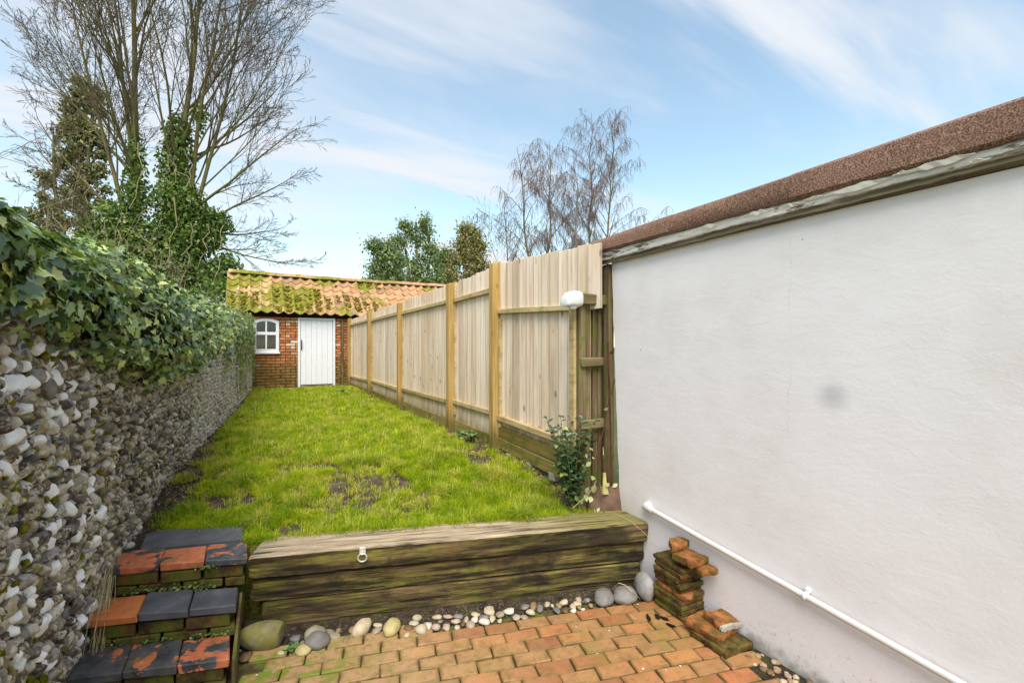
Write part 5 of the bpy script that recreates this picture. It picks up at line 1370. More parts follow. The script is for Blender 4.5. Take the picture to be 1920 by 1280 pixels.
# brown flint lying by the wall beside the steps
c = at(125, 1222, 'Z', .12)
o = link('loose_flint', fl_me[2], None, loc=(c.x, c.y, .10), rot=(.3, .2, .5), scale=(.05, .06, .045)); tag(o, 'loose pale brown flint lying beside the lowest step', 'stone')
bk = box_obj('loose_brick', (c.x - .06, c.y - .05, -.02), (c.x + .06, c.y + .07, .062), M['riser_brick'], None, .01, .008, 3)
tag(bk, 'mossy brick end wedged between the flint wall and lowest step', 'brick')
VV, TT, n = [], [], 0
for _ in range(900):
    t = rn.uniform(-.02, S_LEN - .05); p = SA + SU * t - SN * rn.uniform(-.01, .27 - .05 * t); W, T = moss_sh[rn.randrange(4)]; r_ = rn.uniform(.002, .0065)
    VV.append(W * [r_ * 1.2, r_, r_ * .7] + [p.x, p.y, -.009 + r_ * .3]); TT.append(T + n); n += len(W)
stuff(tag(link('soil_crumbs', big_mesh('soil_crumbs', np.concatenate(VV), np.concatenate(TT), M['grit'], smooth=True)), 'fine grit and soil crumbs between the pebbles under the sleepers', 'grit'))
# little gravel pocket against the white wall
strip('soil', [(2.30, 1.02), (2.487, 1.02), (2.487, 1.66), (2.30, 1.66)], -.012, M['soil'])
for k in range(46):
    x = rn.uniform(2.35, 2.475); y = rn.uniform(1.12, 1.58); r_ = rn.uniform(.009, .02)
    o = link('pebble', peb_me[rn.randrange(8)], None, loc=(x, y, -.012 + r_ * .5), rot=(0, 0, rn.uniform(0, 3)), scale=(r_ * 1.2, r_, r_ * .7))
    cn = rn.choice(('tan', 'brown', 'cream', 'pink')); o.color = (*PC[cn], 1)
    tag(o, 'tiny %s pebble in the gravel pocket against the white wall' % {'tan': 'tan', 'brown': 'brown', 'cream': 'cream', 'pink': 'pinkish'}[cn], 'pebble', cn + ' pebbles against the white wall')
rq = box_obj('quarry_tile', (2.27, .86, -.018), (2.47, 1.03, .012), M['tread_red'], None, .004, .003, 7); tag(rq, 'flat reddish tile laid against the foot of the white wall', 'tile')

# ================================================================== RECLAIMED TILE PILES
K0 = at(1275, 1168, 'Z', 0.0)                                    # nearest bottom corner of the tall stack
ka = (at(1223, 1128, 'Z', 0) - K0); kl = ka.length; kd = ka.normalized(); kr = Vector((kd.y, -kd.x, 0))
KANG = math.atan2(kr.y, kr.x)
rn = random.Random(12); ordn = ['bottom', 'second', 'third', 'fourth', 'fifth', 'sixth', 'seventh', 'eighth', 'ninth', 'tenth']
tmats = ['tile_mossy', 'tile_mossy', 'tile_mossy', 'tile_mossy', 'tile_clay', 'tile_mossy', 'tile_mossy', 'tile_mossy', 'tile_mossy', 'tile_mossy']
desc = ['dark mossy', 'green mossy', 'dark brown', 'mossy', 'bare orange', 'chipped mossy', 'dark mossy', 'mossy brown', 'dark mossy', 'mossy orange-topped']
def ragged_tile(wx, wy, h, seed, rag=.012, cut=None):
    rnt = random.Random(seed); pts = []
    nseg = 7
    cor = [(-wx / 2, -wy / 2), (wx / 2, -wy / 2), (wx / 2, wy / 2), (-wx / 2, wy / 2)]
    if cut: cor = cut
    for i in range(len(cor)):
        a, b = cor[i], cor[(i + 1) % len(cor)]
        for k in range(nseg):
            t = k / nseg; j = rag * rnt.gauss(0, .35)
            e = Vector((b[0] - a[0], b[1] - a[1])).normalized()
            pts.append((a[0] + (b[0] - a[0]) * t - e.y * j * .6, a[1] + (b[1] - a[1]) * t + e.x * j * .6))
    m = len(pts); V = []
    for (zz, sc) in ((-h / 2, .97), (-h / 2 + .005, 1.0), (h / 2 - .005, 1.0), (h / 2, .965)):
        for (x, y) in pts: V.append((x * sc + rnt.gauss(0, .0012), y * sc + rnt.gauss(0, .0012), zz + rnt.gauss(0, .0012)))
    Fc = [tuple(range(m)), tuple(range(3 * m, 4 * m))]
    for r_ in range(3):
        for i in range(m): Fc.append((r_ * m + i, r_ * m + (i + 1) % m, (r_ + 1) * m + (i + 1) % m, (r_ + 1) * m + i))
    return V, Fc
z = -.001; wid = .20
for k in range(10):
    h = .0325
    v, f = ragged_tile(wid + rn.uniform(-.022, .010), kl + rn.uniform(-.035, .012), h - .0035, 60 + k, .008 if k not in (4, 5) else .02)
    c = K0 + kr * (wid / 2 + .004 + rn.uniform(-.007, .010)) + kd * (kl / 2 + rn.uniform(-.012, .012))
    o = link('clay_tile', make_mesh('clay_tile', v, f, M[tmats[k]], smooth=True, sharp=35), None, loc=(c.x, c.y, z + h / 2), rot=(0, 0, KANG + rn.gauss(0, .03)))
    tag(o, '%s floor tile, %s from the ground in the tall stack' % (desc[k], 'lowest' if k == 0 else ordn[k]), 'tile', 'reclaimed tiles in the tall stack'); z += h
def loose(px, py, zz, wx, wy, h, mat, label, ang, seed, rag=.01, tilt=0, cut=None, xoff=(0, 0)):
    c = at(px, py, 'Z', zz + h / 2); v, f = ragged_tile(wx, wy, h, seed, rag, cut)
    o = link('clay_tile', make_mesh('clay_tile', v, f, M[mat], smooth=True, sharp=35), None, loc=(c.x + xoff[0], c.y + xoff[1], zz + h / 2), rot=(tilt, tilt * .6, ang)); tag(o, label, 'tile', 'reclaimed broken tiles'); return o
zt = z + .001
loose(1316, 1063, zt, .12, .15, .036, 'tile_clay', 'short mossy brick piece on the right of the tall stack top', KANG - .1, 71)
loose(1294, 1046, zt + .037, .15, .15, .040, 'tile_clay', 'squarish orange tile piece under the topmost broken fragment', KANG + .12, 72)
loose(1270, 1020, zt + .078, .19, .12, .038, 'tile_clay', 'ragged broken orange tile crowning the tall stack', KANG + .2, 73, .016, .05, cut=[(-.10, -.035), (.03, -.05), (.10, -.02), (.075, .045), (.0, .06), (-.05, .03)])
def floor_tile(px, py, zz, wx, wy, h, mat, label, ang, seed, rag=.01, tilt=0, cut=None): return loose(px, py, zz, wx, wy, h, mat, label, ang, seed, rag, tilt, cut)
A2 = KANG + .06
floor_tile(1352, 1196, -.001, .23, .24, .036, 'tile_mossy', 'wide mossy tile lowest in the short pile by the wall', A2, 81, .01)
floor_tile(1331, 1172, .036, .19, .22, .038, 'tile_clay', 'olive mossy tile in the middle of the short pile', A2 + .12, 82, .01)
o = floor_tile(1353, 1160, .075, .15, .13, .032, 'tile_clay', 'small broken tile with a pale mortar edge topping the short pile', A2 - .15, 83, .014, .06)
v, f = ragged_tile(.145, .022, .026, 84, .02)
link('mortar_edge', make_mesh('mortar_edge', v, f, M['mortar_lump'], smooth=True, sharp=50), o, loc=(.0, -.068, .002))

# dark bark scraps and white petals on the paving
for k, (px, py) in enumerate(((1216, 1158), (1232, 1156), (1246, 1160), (1258, 1172))):
    p = at(px, py, 'Z', .004); V = []
    o = link('bark_scrap', fl_me[k], None, loc=(p.x, p.y, .008), rot=(0, 0, rn.uniform(0, 3)), scale=(.03, .011, .009)); o.active_material = M['black_bark'] if False else None
    me2 = fl_me[k].copy(); me2.materials.clear(); me2.materials.append(M['black_bark']); o.data = me2
    tag(o, 'black scrap of bark on the paving beside the tall tile stack', 'bark', 'bark scraps beside the tile stack')
pt_me = make_mesh('petal', [(-.5, 0, .05), (0, -.35, .25), (.5, .05, .1), (.1, .4, .3), (0, 0, .02)], [(0, 1, 4), (1, 2, 4), (2, 3, 4), (3, 0, 4)], M['white_paint'], smooth=True, fix=False)
for k, (px, py) in enumerate(((1142, 1182), (1250, 1225), (1206, 1254), (1248, 1256), (1196, 1133), (481, 1265), (1275, 1248), (1120, 1225), (1080, 1175), (1430, 1205))):
    p = at(px, py, 'Z', .003); s_ = rn.uniform(.010, .02)
    o = link('petal', pt_me, None, loc=(p.x, p.y, .003), rot=(0, 0, rn.uniform(0, 6)), scale=(s_, s_, s_)); tag(o, 'small white petal fallen on the brick paving', 'petal', 'white petals on the paving')
# straw strand from the bed to the stack
p0 = at(1150, 962, 'Z', .445); p1 = at(1180, 975, 'Z', .45) ; p2 = K0 + Vector((-.05, .12, .44)); p2 = at(1228, 1018, 'Y', 2.16)
o = tube_obj('straw_stalk', [p0, p1, (p1 + p2) / 2 + Vector((0, 0, .006)), p2], [.0018, .0018, .0016, .0012], 5, M['straw']); tag(o, 'thin dry straw stalk hanging over the sleeper end', 'stalk')
pk_ = [at(1147, 1105, 'Z', .02), at(1160, 1092, 'Y', 2.33), at(1172, 1096, 'Y', 2.3), at(1186, 1108, 'Y', 2.25), at(1200, 1122, 'Z', .0)]
o = tube_obj('bent_twig', pk_, .002, 5, M['straw']); tag(o, 'pale bent twig arching over the grey cobbles', 'twig')

# ================================================================== SPADE, RODS, PLANTS IN THE CORNER
sb = at(1135, 958, 'Z', .43); spd = thing('old_spade', 'rusty old spade blade standing on the sleeper with lichened broken shaft', 'spade', tuple(sb)); 
dS = depth(sb); wS = 62 / F_PX * dS; hS = 44 / F_PX * dS; rr = Vector((cP, -sP, 0)); ff = Vector((sP, cP, 0)); V, Fc = [], []
nx, nz = 10, 8
for s_ in (0, 1):
    for j in range(nz + 1):
        for i in range(nx + 1):
            u = i / nx * 2 - 1; t = j / nz
            p = rr * (u * wS / 2 * (1 - .06 * t)) + ff * (.03 * t + .022 * (1 - u * u) * (-1) + .004 * s_) + Vector((0, 0, hS * t + (.010 * (1 - abs(u)) if t == 1 else 0) - .006 * (1 - u * u) * (1 - t)))
            V.append(p)
m = (nx + 1) * (nz + 1)
for j in range(nz):
    for i in range(nx): a = j * (nx + 1) + i; Fc += [(a, a + 1, a + nx + 2, a + nx + 1), (m + a, m + a + 1, m + a + nx + 2, m + a + nx + 1)]
edge = [i for i in range(nx + 1)] + [(nx + 1) * j + nx for j in range(1, nz + 1)] + [(nx + 1) * nz + i for i in range(nx - 1, -1, -1)] + [(nx + 1) * j for j in range(nz - 1, 0, -1)]
for a, b in zip(edge, edge[1:] + edge[:1]): Fc.append((a, b, m + b, m + a))
link('blade', make_mesh('blade', V, Fc, M['spade_rust'], smooth=True, sharp=50), spd)
base = ff * .012 + Vector((0, 0, hS * .9))
tube_obj('socket', [base + Vector((0, 0, -.03)), base + Vector((0, 0, .015)), base + ff * .02 + Vector((0, 0, .06)), base + ff * .03 + Vector((0, 0, .125))], [.030, .022, .016, .013], 12, M['lichen_yellow'], spd)
tube_obj('shaft', [base + ff * .03 + Vector((0, 0, .12)), base + ff * .04 + Vector((-.004, 0, .19)), base + ff * .045 + Vector((-.008, 0, .26))], [.011, .009, .005], 9, M['rust'], spd)
tube_obj('splinter', [base + ff * .04 + Vector((-.004, 0, .20)), base + ff * .05 + Vector((-.006, 0, .32))], [.007, .002], 7, M['straw'], spd)
for k, (x0, x1, yt, lab) in enumerate(((1164, 1160, 640, 'rusty iron rod with a hooked tip leaning by the white wall corner'), (1168, 1154, 668, 'thinner rusty rod crossing the hooked one by the wall corner'))):
    b_ = at(x0, 935, 'Y', 2.74); t_ = at(x1, yt, 'Y', 2.80)
    b_.x = min(b_.x, 2.462); t_.x = min(t_.x, 2.468); b_.z = .44
    r_ = thing('iron_rod', lab, 'rod', tuple(b_), 0, 'rusty rods in the corner')
    tube_obj('rod', [Vector((0, 0, 0)), (t_ - b_) * .5 + Vector((.004, 0, 0)), t_ - b_], [.0075, .0075, .007] if k == 0 else [.005] * 3, 8, M['rust'], r_)
    if k == 0: tube_obj('hook', [t_ - b_ + Vector((.0, 0, -.10)), t_ - b_ + Vector((.022, -.012, -.085)), t_ - b_ + Vector((.04, -.02, -.06))], [.006, .006, .005], 7, M['rust'], r_)
def oval_leaf(seed, wide=.5):
    rnl = random.Random(seed); V = [(0, 0, 0), (wide * .75, .3, .10), (wide, .55, .10), (wide * .55, .85, .05), (0, 1.05, -.06), (-wide * .55, .85, .05), (-wide, .55, .10), (-wide * .75, .3, .10), (0, .5, .0)]
    V = [(x * rnl.uniform(.9, 1.1), y, z_ + rnl.gauss(0, .01)) for x, y, z_ in V]
    return np.array(V), np.array([(8, i, (i + 1) % 8) for i in range(8)])
ov = [oval_leaf(i, .30) for i in range(4)]; ovr = [oval_leaf(i + 9, .44) for i in range(4)]
def leafy(name, parent, items, mat, shapes, org):
    VV, TT, AA, n = [], [], [], 0
    for mt, rv_ in items:
        W, T = shapes[rn.randrange(len(shapes))]; m3 = np.array(Matrix.Translation(-org) @ mt)
        VV.append(W @ m3[:3, :3].T + m3[:3, 3]); TT.append(T + n); AA.append(np.full(len(W), rv_)); n += len(W)
    return stuff(link(name, big_mesh(name, np.concatenate(VV), np.concatenate(TT), mat, np.concatenate(AA), smooth=True), parent))
sc = at(1073, 952, 'Z', .45); sh = thing('shrub', 'small dark glossy evergreen shrub in the corner against the fence', 'shrub', tuple(sc)); items, SV, ST = [], [], []
for k in range(26):
    ang = rn.uniform(0, 6.28); L = rn.uniform(.34, .74); sp_ = rn.uniform(.05, .27); pts = []
    for i in range(7):
        t = i / 6; pts.append(sc + Vector((math.cos(ang) * sp_ * t, math.sin(ang) * sp_ * t * .8, L * t)) + Vector((rn.gauss(0, .004), rn.gauss(0, .004), 0)))
    tube_np([p - sc for p in pts], [.0045 - .0005 * i for i in range(7)], 5, SV, ST)
    for j in range(34):
        t = .12 + .88 * (j + rn.random()) / 34; i = min(5, int(t * 6)); p = pts[i].lerp(pts[i + 1], t * 6 - i); a2 = j * 2.4 + rn.random()
        d = Vector((math.cos(a2), math.sin(a2), rn.uniform(.1, .7)))
        items.append((leaf_matrix(p, Vector((d.x * -.3, d.y * -.3 - .3, 1)) + Vector((rn.gauss(0, .3), rn.gauss(0, .3), 0)), d, rn.uniform(.032, .060)), rn.random() * .93 if t < .92 else rn.uniform(.85, 1)))
leafy('foliage', sh, items, M['shrub_leaf'], ov, sc); link('stems', big_mesh('shrub_stems', SV, ST, M['bark_tree']), sh)
vn = thing('variegated_vine', 'trailing vine with round cream-edged leaves over the spade and post', 'vine', tuple(at(1110, 940, 'Z', .47))); VN0 = Vector(vn.location)
vme = [make_mesh('leaf', *oval_leaf(40 + i, .34), M['variegated'], smooth=True, fix=False) for i in range(4)]
vl = [(1098, 874, 13), (1110, 900, 15), (1117, 908, 17), (1122, 903, 14), (1104, 912, 14), (1098, 925, 15), (1108, 930, 16), (1096, 938, 12), (1115, 934, 13), (1085, 940, 13), (1090, 945, 12), (1145, 946, 14), (1131, 955, 13), (1124, 951, 10), (1115, 954, 9), (1108, 810, 11), (1120, 808, 11), (1106, 813, 9), (1114, 858, 9), (1132, 768, 9), (1125, 788, 9), (1144, 738, 9), (1153, 718, 10), (1166, 701, 10), (1152, 688, 10), (1166, 685, 10), (1146, 752, 8), (1098, 850, 9), (1142, 905, 10), (1160, 890, 12), (1166, 897, 12), (1158, 906, 12)]
for (px, py, s_) in [q for i_, q in enumerate(vl) if q[1] > 840 or i_ % 2]:
    p = at(px, py, 'Y', 2.70 + rn.uniform(-.04, .06) if py > 840 else 2.80); d = s_ / F_PX * depth(p) * .85
    link('leaf', vme[rn.randrange(4)], vn, matrix=Matrix.Translation(-VN0) @ leaf_matrix(p, Vector((rn.gauss(-.2, .7), -.8, rn.gauss(.7, .6))), Vector((rn.gauss(0, .8), 0, rn.gauss(-.2, .8))), d * 1.15))
vp = [at(x, y, 'Y', 2.79) - VN0 for x, y in ((1114, 880), (1122, 840), (1133, 800), (1136, 770), (1148, 730), (1156, 700), (1160, 680))]
tube_obj('stem', vp, [.005, .005, .0045, .004, .0035, .003, .002], 6, M['rust'], vn)
vp = [at(x, y, 'Y', 2.66) - VN0 for x, y in ((1074, 952), (1085, 942), (1100, 930), (1112, 915), (1118, 900))]
tube_obj('stem', vp, .003, 6, M['vine'], vn)
# creeping weeds in the step joints
def weed(name, label, spots, size):
    p0 = Vector(spots[0]); w_ = thing(name, label, 'weed', tuple(p0)); items = []
    for s_ in spots:
        for _ in range(15):
            p = Vector(s_) + Vector((rn.gauss(0, .022), rn.gauss(0, .012), abs(rn.gauss(.008, .008)))); items.append((leaf_matrix(p, Vector((rn.gauss(0, .4), rn.gauss(-.2, .4), 1)), Vector((rn.gauss(0, 1), rn.gauss(0, 1), .2)), size * rn.uniform(.6, 1.2)), rn.random()))
    leafy('foliage', w_, items, M['weed_leaf'], ovr, p0)
B = fronts[2][0]
weed('creeping_weed', 'tiny-leaved creeping weed along the back of the middle step', [B + TU * (-.60 + .05 * k) + TV * (.005 - .004 * k) + Vector((0, 0, .297)) for k in range(9)], .016)
B = fronts[1][0]
weed('creeping_weed', 'sparse creeping weed along the back of the lowest step', [B + TU * x + TV * .006 + Vector((0, 0, .148)) for x in (-.58, -.42, -.36, -.2, -.12, -.05)], .015)
weed('creeping_weed', 'small weed sprouting under the top step edge', [fronts[2][0] + TU * x + TV * -.004 + Vector((0, 0, .408)) for x in (-.24, -.21, -.18)], .016)
c = at(548, 1218, 'Z', 0); weed('pebble_weed', 'small pale green weed among the pebbles near the boulder', [(c.x, c.y, .0), (c.x + .02, c.y, .004)], .03)
for (px, py, lb) in ((875, 822, 'broad-leaved weed at the foot of the second fence post'), (640, 738, 'low green weed by the shed door foot')):
    c = at(px, py, 'Z', .62); weed('lawn_weed', lb, [(c.x + .06 * math.cos(k), c.y + .06 * math.sin(k), .64 + .02 * (k % 3)) for k in range(7)], .06)
# dry grass hanging down the steps' wall side
V, T = [], []
g0 = at(232, 1035, 'Z', .46)
for _ in range(46):
    a = g0 + Vector((rn.gauss(-.06, .03), rn.gauss(0, .04), 0)); b_ = Vector((wall_x(3.1) + .06 + rn.gauss(0, .025), 3.10 + rn.gauss(0, .07), rn.uniform(.05, .30)))
    m_ = a.lerp(b_, .45) + Vector((.01, -.02, .07)); tube_np([a - g0, a.lerp(m_, .6) - g0 + Vector((0, 0, .02)), m_ - g0, m_.lerp(b_, .6) - g0, b_ - g0], [.0016, .0016, .0015, .0013, .0008], 3, V, T)
dg = link('dry_grass', big_mesh('dry_grass', V, T, M['straw']), None, loc=g0); stuff(tag(dg, 'long dry grass strands hanging between flint wall and top step', 'grass'))

# ================================================================== NEIGHBOUR'S LEAN-TO BEHIND THE FLINT WALL
ln = thing('lean_to', 'low lean-to roof with pale metal edge behind the ivy', 'lean-to', (-1.6, 11, -.09)); L0 = Vector(ln.location)
def lpart(name, lo, hi, mat, b=.01): o = box_obj(name, lo, hi, mat, None, b); loc_to(o, ln).parent = ln
lpart('edge_trim', (-.99, 8.3, 2.555), (-.95, 13.15, 2.625), M['zinc_sheet'])
lpart('wall', (-2.4, 8.45, -.09), (-1.05, 13.1, 2.52), M['concrete'])
o = link('roof', make_mesh('roof', [(-.992, 8.3, 2.61), (-.992, 13.15, 2.61), (-2.6, 13.15, 2.42), (-2.6, 8.3, 2.42), (-.992, 8.3, 2.56), (-.992, 13.15, 2.56), (-2.6, 13.15, 2.37), (-2.6, 8.3, 2.37)], [(0, 1, 2, 3), (4, 5, 6, 7), (0, 1, 5, 4), (1, 2, 6, 5), (2, 3, 7, 6), (3, 0, 4, 7)], M['zinc_sheet'])); loc_to(o, ln).parent = ln

# ================================================================== TREES
def rdir(rnd, d, ang):
    d = d.normalized(); a = d.orthogonal().normalized(); b = d.cross(a); t = rnd.uniform(0, 6.283)
    return (d * math.cos(ang) + (a * math.cos(t) + b * math.sin(t)) * math.sin(ang)).normalized()
def grow(rnd, p, d, L, r, lvl, P, out):
    """P: per level dict(n, seg, wob, trop, kids, ang, len, rad, from)"""
    q = P[lvl]; n = q['seg']; pts = [p.copy()]; rad = [r]; dd = d.normalized()
    for i in range(n):
        dd = (dd + Vector((rnd.gauss(0, 1), rnd.gauss(0, 1), rnd.gauss(0, 1))) * q['wob'] + Vector((0, 0, q['trop']))).normalized()
        p = p + dd * (L / n); pts.append(p.copy()); rad.append(max(r * (1 - (i + 1) / n * q.get('taper', .8)), .0035))
    out.append((lvl, pts, rad))
    if lvl + 1 < len(P):
        kids = q['kids']
        for k in range(kids):
            t = q['from'] + (1 - q['from']) * (k + rnd.random()) / kids; i = min(int(t * n), n - 1); u = t * n - i
            b = pts[i].lerp(pts[i + 1], u); base = (pts[i + 1] - pts[i]).normalized()
            grow(rnd, b, rdir(rnd, base, q['ang'] * rnd.uniform(.6, 1.35)), L * q['len'] * rnd.uniform(.6, 1.2) * (1.15 - .6 * t), rad[i] * q['rad'], lvl + 1, P, out)
def emit(out, lv, sides, minr=0.0):
    V, T = [], []
    for l, pts, rad in out:
        if l in lv: tube_np(pts, [max(x, minr) for x in rad], sides.get(l, 3), V, T)
    return V, T
def leaf_cloud(rnd, blobs, size, stretch=1.0):
    VV, TT, AA, n = [], [], [], 0
    tri = np.array([(0, 1, 2), (0, 2, 3)])
    for (c, r, cnt) in blobs:
        c = np.array(c); r = np.array(r)
        d = rng.normal(0, 1, (cnt, 3)); d /= np.linalg.norm(d, axis=1)[:, None]; rad = rng.random(cnt) ** .42 if stretch > 0 else np.abs(rng.normal(0, .62, cnt))
        p = c + d * rad[:, None] * r
        p += rng.normal(0, .05, (cnt, 3))
        a = rng.normal(0, 1, (cnt, 3)) + d * .8; a /= np.linalg.norm(a, axis=1)[:, None]
        t = np.cross(a, rng.normal(0, 1, (cnt, 3))); t /= np.linalg.norm(t, axis=1)[:, None]; t[:, 2] -= .35 * abs(stretch); b = np.cross(a, t)
        s_ = (size * rng.uniform(.55, 1.3, cnt))[:, None]
        q = np.stack([p - t * s_ * .1, p + t * s_ * .5 + b * s_ * .32, p + t * s_ * 1.05, p + t * s_ * .5 - b * s_ * .32], axis=1).reshape(-1, 3)
        VV.append(q); TT.append((n + np.arange(cnt)[:, None, None] * 4 + tri).reshape(-1, 3)); AA.append(np.repeat(rng.random(cnt), 4)); n += cnt * 4
    return np.concatenate(VV), np.concatenate(TT), np.concatenate(AA)
GZ = -.09
def pt_at(px, py, Y): return at(px, py, 'Y', Y)

# ---- the big bare tree with ivy-clad twin stems
TY = 19.0; tb = pt_at(292, 640, TY); tb.z = GZ
tree = thing('bare_tree', 'big bare spreading tree with ivy-clad twin stems behind the shed', 'tree', tuple(tb)); TB = Vector(tb)
rt_ = random.Random(4); out = []
PB = [dict(seg=10, wob=.035, trop=.02, kids=14, ang=.46, len=.56, rad=.46, **{'from': .20}, taper=.75),
      dict(seg=8, wob=.055, trop=.045, kids=10, ang=.46, len=.48, rad=.52, **{'from': .18}),
      dict(seg=6, wob=.08, trop=.03, kids=6, ang=.5, len=.48, rad=.55, **{'from': .15}),
      dict(seg=4, wob=.12, trop=.02, kids=3, ang=.6, len=.5, rad=.6, **{'from': .2}),
      dict(seg=3, wob=.15, trop=.0, kids=0, ang=.5, len=.5, rad=.6, **{'from': .2})]
stems = [((255, 500), (238, -140), .135), ((330, 500), (318, -160), .12), ((340, 480), (400, -90), .085), ((262, 470), (262, -120), .08), ((250, 470), (150, -40), .075), ((345, 470), (470, -20), .075)]
for (b0_, t0_, r_) in stems:
    a_ = pt_at(*b0_, TY); t_ = pt_at(*t0_, TY); base_ = Vector((a_.x * .6 + TB.x * .4, TY + rt_.gauss(0, .3), GZ))
    if r_ > .10:
        pts = [base_, base_.lerp(a_, .5), a_]; out.append((0, pts, [r_ * 1.5, r_ * 1.2, r_]))
    grow(rt_, a_, t_ - a_, (t_ - a_).length, r_, 0, PB, out)
# low side limbs, arching right and left
PL = [dict(seg=8, wob=.05, trop=.05, kids=9, ang=.6, len=.45, rad=.5, **{'from': .2}), dict(seg=6, wob=.09, trop=.02, kids=7, ang=.6, len=.5, rad=.55, **{'from': .12}), dict(seg=5, wob=.12, trop=.0, kids=4, ang=.6, len=.5, rad=.6, **{'from': .15}), dict(seg=3, wob=.15, trop=-.02, kids=0, ang=.5, len=.5, rad=.6, **{'from': .2})]
for (a_, b_, r_) in (((350, 400), (590, 215), .07), ((360, 420), (585, 330), .06), ((370, 430), (560, 440), .055), ((380, 450), (600, 500), .05), ((365, 460), (520, 480), .045), ((340, 330), (545, 120), .07), ((345, 300), (560, 200), .06), ((240, 420), (20, 200), .07), ((235, 430), (-20, 270), .06), ((240, 450), (10, 330), .05), ((230, 460), (-10, 400), .045), ((250, 330), (60, 60), .07)):
    p_, q_ = pt_at(*a_, TY), pt_at(*b_, TY + rt_.uniform(-2.5, 2.5)); d_ = (q_ - p_); lim = []
    grow(rt_, p_, d_ + Vector((0, 0, -.15 * d_.length)), d_.length * .86, r_ * .8, 0, PL, lim); out += [(l + 1, a1, a2) for l, a1, a2 in lim]
out = [(l, [p - TB for p in pts], rad) for l, pts, rad in out]
V, T = emit(out, {0}, {0: 8}); link('trunk', big_mesh('trunk', V, T, M['bark_tree'], smooth=True), tree)
V, T = emit(out, {1, 2}, {1: 5, 2: 4}, .007); link('branches', big_mesh('branches', V, T, M['bark_tree'], smooth=True), tree)
V, T = emit(out, {3, 4, 5}, {}, .0055); stuff(link('twigs', big_mesh('twigs', V, T, M['twig_tree']), tree))
m_px = depth((TB.x, TY)) / F_PX                                  # metres per pixel there
def blob(px, py, rx, ry, cnt, Y=TY, dy=.6): p = pt_at(px, py, Y); k = depth((p.x, Y)) / F_PX; return (p, (rx * k, max(.3, min(rx, ry) * k * .8), ry * k), cnt)
bl = [blob(255, 300, 16, 60, 350), blob(252, 380, 24, 60, 800), blob(248, 450, 40, 50, 1500), blob(335, 250, 22, 45, 500), blob(330, 310, 30, 60, 1000), blob(335, 380, 45, 50, 1800), blob(350, 440, 62, 42, 2600), blob(320, 490, 60, 50, 2400), blob(215, 420, 40, 45, 1100), blob(200, 460, 55, 40, 1200), blob(375, 220, 14, 30, 170), blob(395, 415, 36, 28, 900), blob(360, 520, 80, 40, 2200), blob(260, 510, 80, 40, 2000), blob(425, 500, 26, 30, 500)]
bl = [((Vector(c_) - TB), r_, n_) for c_, r_, n_ in bl]
V, T, A = leaf_cloud(rt_, [(c_, r_, int(n_ * 1.9)) for c_, r_, n_ in bl], .115); stuff(link('ivy_foliage', big_mesh('tree_ivy', V, T, M['ivy_far'], A), tree))
SV, ST = [], []
for (x0, y0, x1, y1) in ((262, 270, 250, 390), (300, 280, 320, 345), (318, 300, 330, 350), (345, 280, 360, 350), (335, 320, 372, 365), (322, 370, 316, 500), (210, 470, 225, 430), (225, 430, 265, 440), (265, 440, 275, 480), (340, 480, 360, 420), (385, 420, 380, 500), (300, 500, 320, 460), (415, 420, 410, 470), (160, 340, 158, 390), (410, 480, 395, 540), (350, 470, 345, 530)):
    a_ = pt_at(x0, y0, TY - 1.6); b_ = pt_at(x1, y1, TY - 1.6); pts = [a_.lerp(b_, t) + Vector((rt_.gauss(0, .05) + .12 * math.sin(t * 3.14 * 1.2), rt_.gauss(0, .05), rt_.gauss(0, .03))) - TB for t in (0, .2, .4, .6, .8, 1)]
    SV, ST = [], []; tube_np(pts, [.014] * 6, 4, SV, ST); link('vine_stem', big_mesh('vine_stem', SV, ST, M['vine']), tree)


# ---- olive evergreen further back on the left
def cloud_tree(name, label, px, Yd, blobs, mat, size, stems_, group=None, bk='bark_tree', lean=0):
    b_ = pt_at(px, 640, Yd); b_.z = GZ; t_ = thing(name, label, 'tree', tuple(b_), 0, group); rr_ = random.Random(int(px)); V, T = [], []
    top = min(q[1] for q in blobs)
    for (sx, sy) in stems_:
        e_ = pt_at(sx, sy, Yd); pts = [b_.lerp(e_, k / 8) + Vector((rr_.gauss(0, .12), rr_.gauss(0, .1), 0)) * (1 if 0 < k < 8 else 0) - b_ for k in range(9)]
        tube_np(pts, [.16 * (1 - k / 8.6) + .02 for k in range(9)], 6, V, T)
    for (x, y, rx, ry, cnt) in blobs:
        c_ = pt_at(x, y, Yd); s0_ = min(stems_, key=lambda s_: abs(s_[0] - x)); e_ = pt_at(*s0_, Yd); q_ = b_.lerp(e_, max(.25, min(.95, (c_.z - GZ - .6) / (e_.z - GZ))))
        tube_np([q_ - b_, q_.lerp(c_, .5) - b_ + Vector((0, 0, .1)), c_ - b_], [.05, .035, .015], 4, V, T)
    link('trunk', big_mesh('trunk', V, T, M[bk], smooth=True), t_)
    bl_ = [(Vector(c_) - b_, r_, int(n_ * (2.4 if name == 'evergreen' else 1))) for c_, r_, n_ in (blob(x, y, rx, ry, cnt, Yd) for x, y, rx, ry, cnt in blobs)]
    V, T, A = leaf_cloud(rr_, bl_, size, -1.0); stuff(link('crown', big_mesh('crown', V, T, M[mat], A), t_)); return t_
rn = random.Random(66)
bl = []
for k in range(100):
    t = k / 99; y = 158 + 310 * t; half = 14 + 78 * t ** .8; bl.append((122 + 40 * (1 - t) + rn.uniform(-half, half), y + rn.gauss(0, 8), rn.uniform(9, 22), rn.uniform(7, 14), int(40 + 40 * rn.random())))
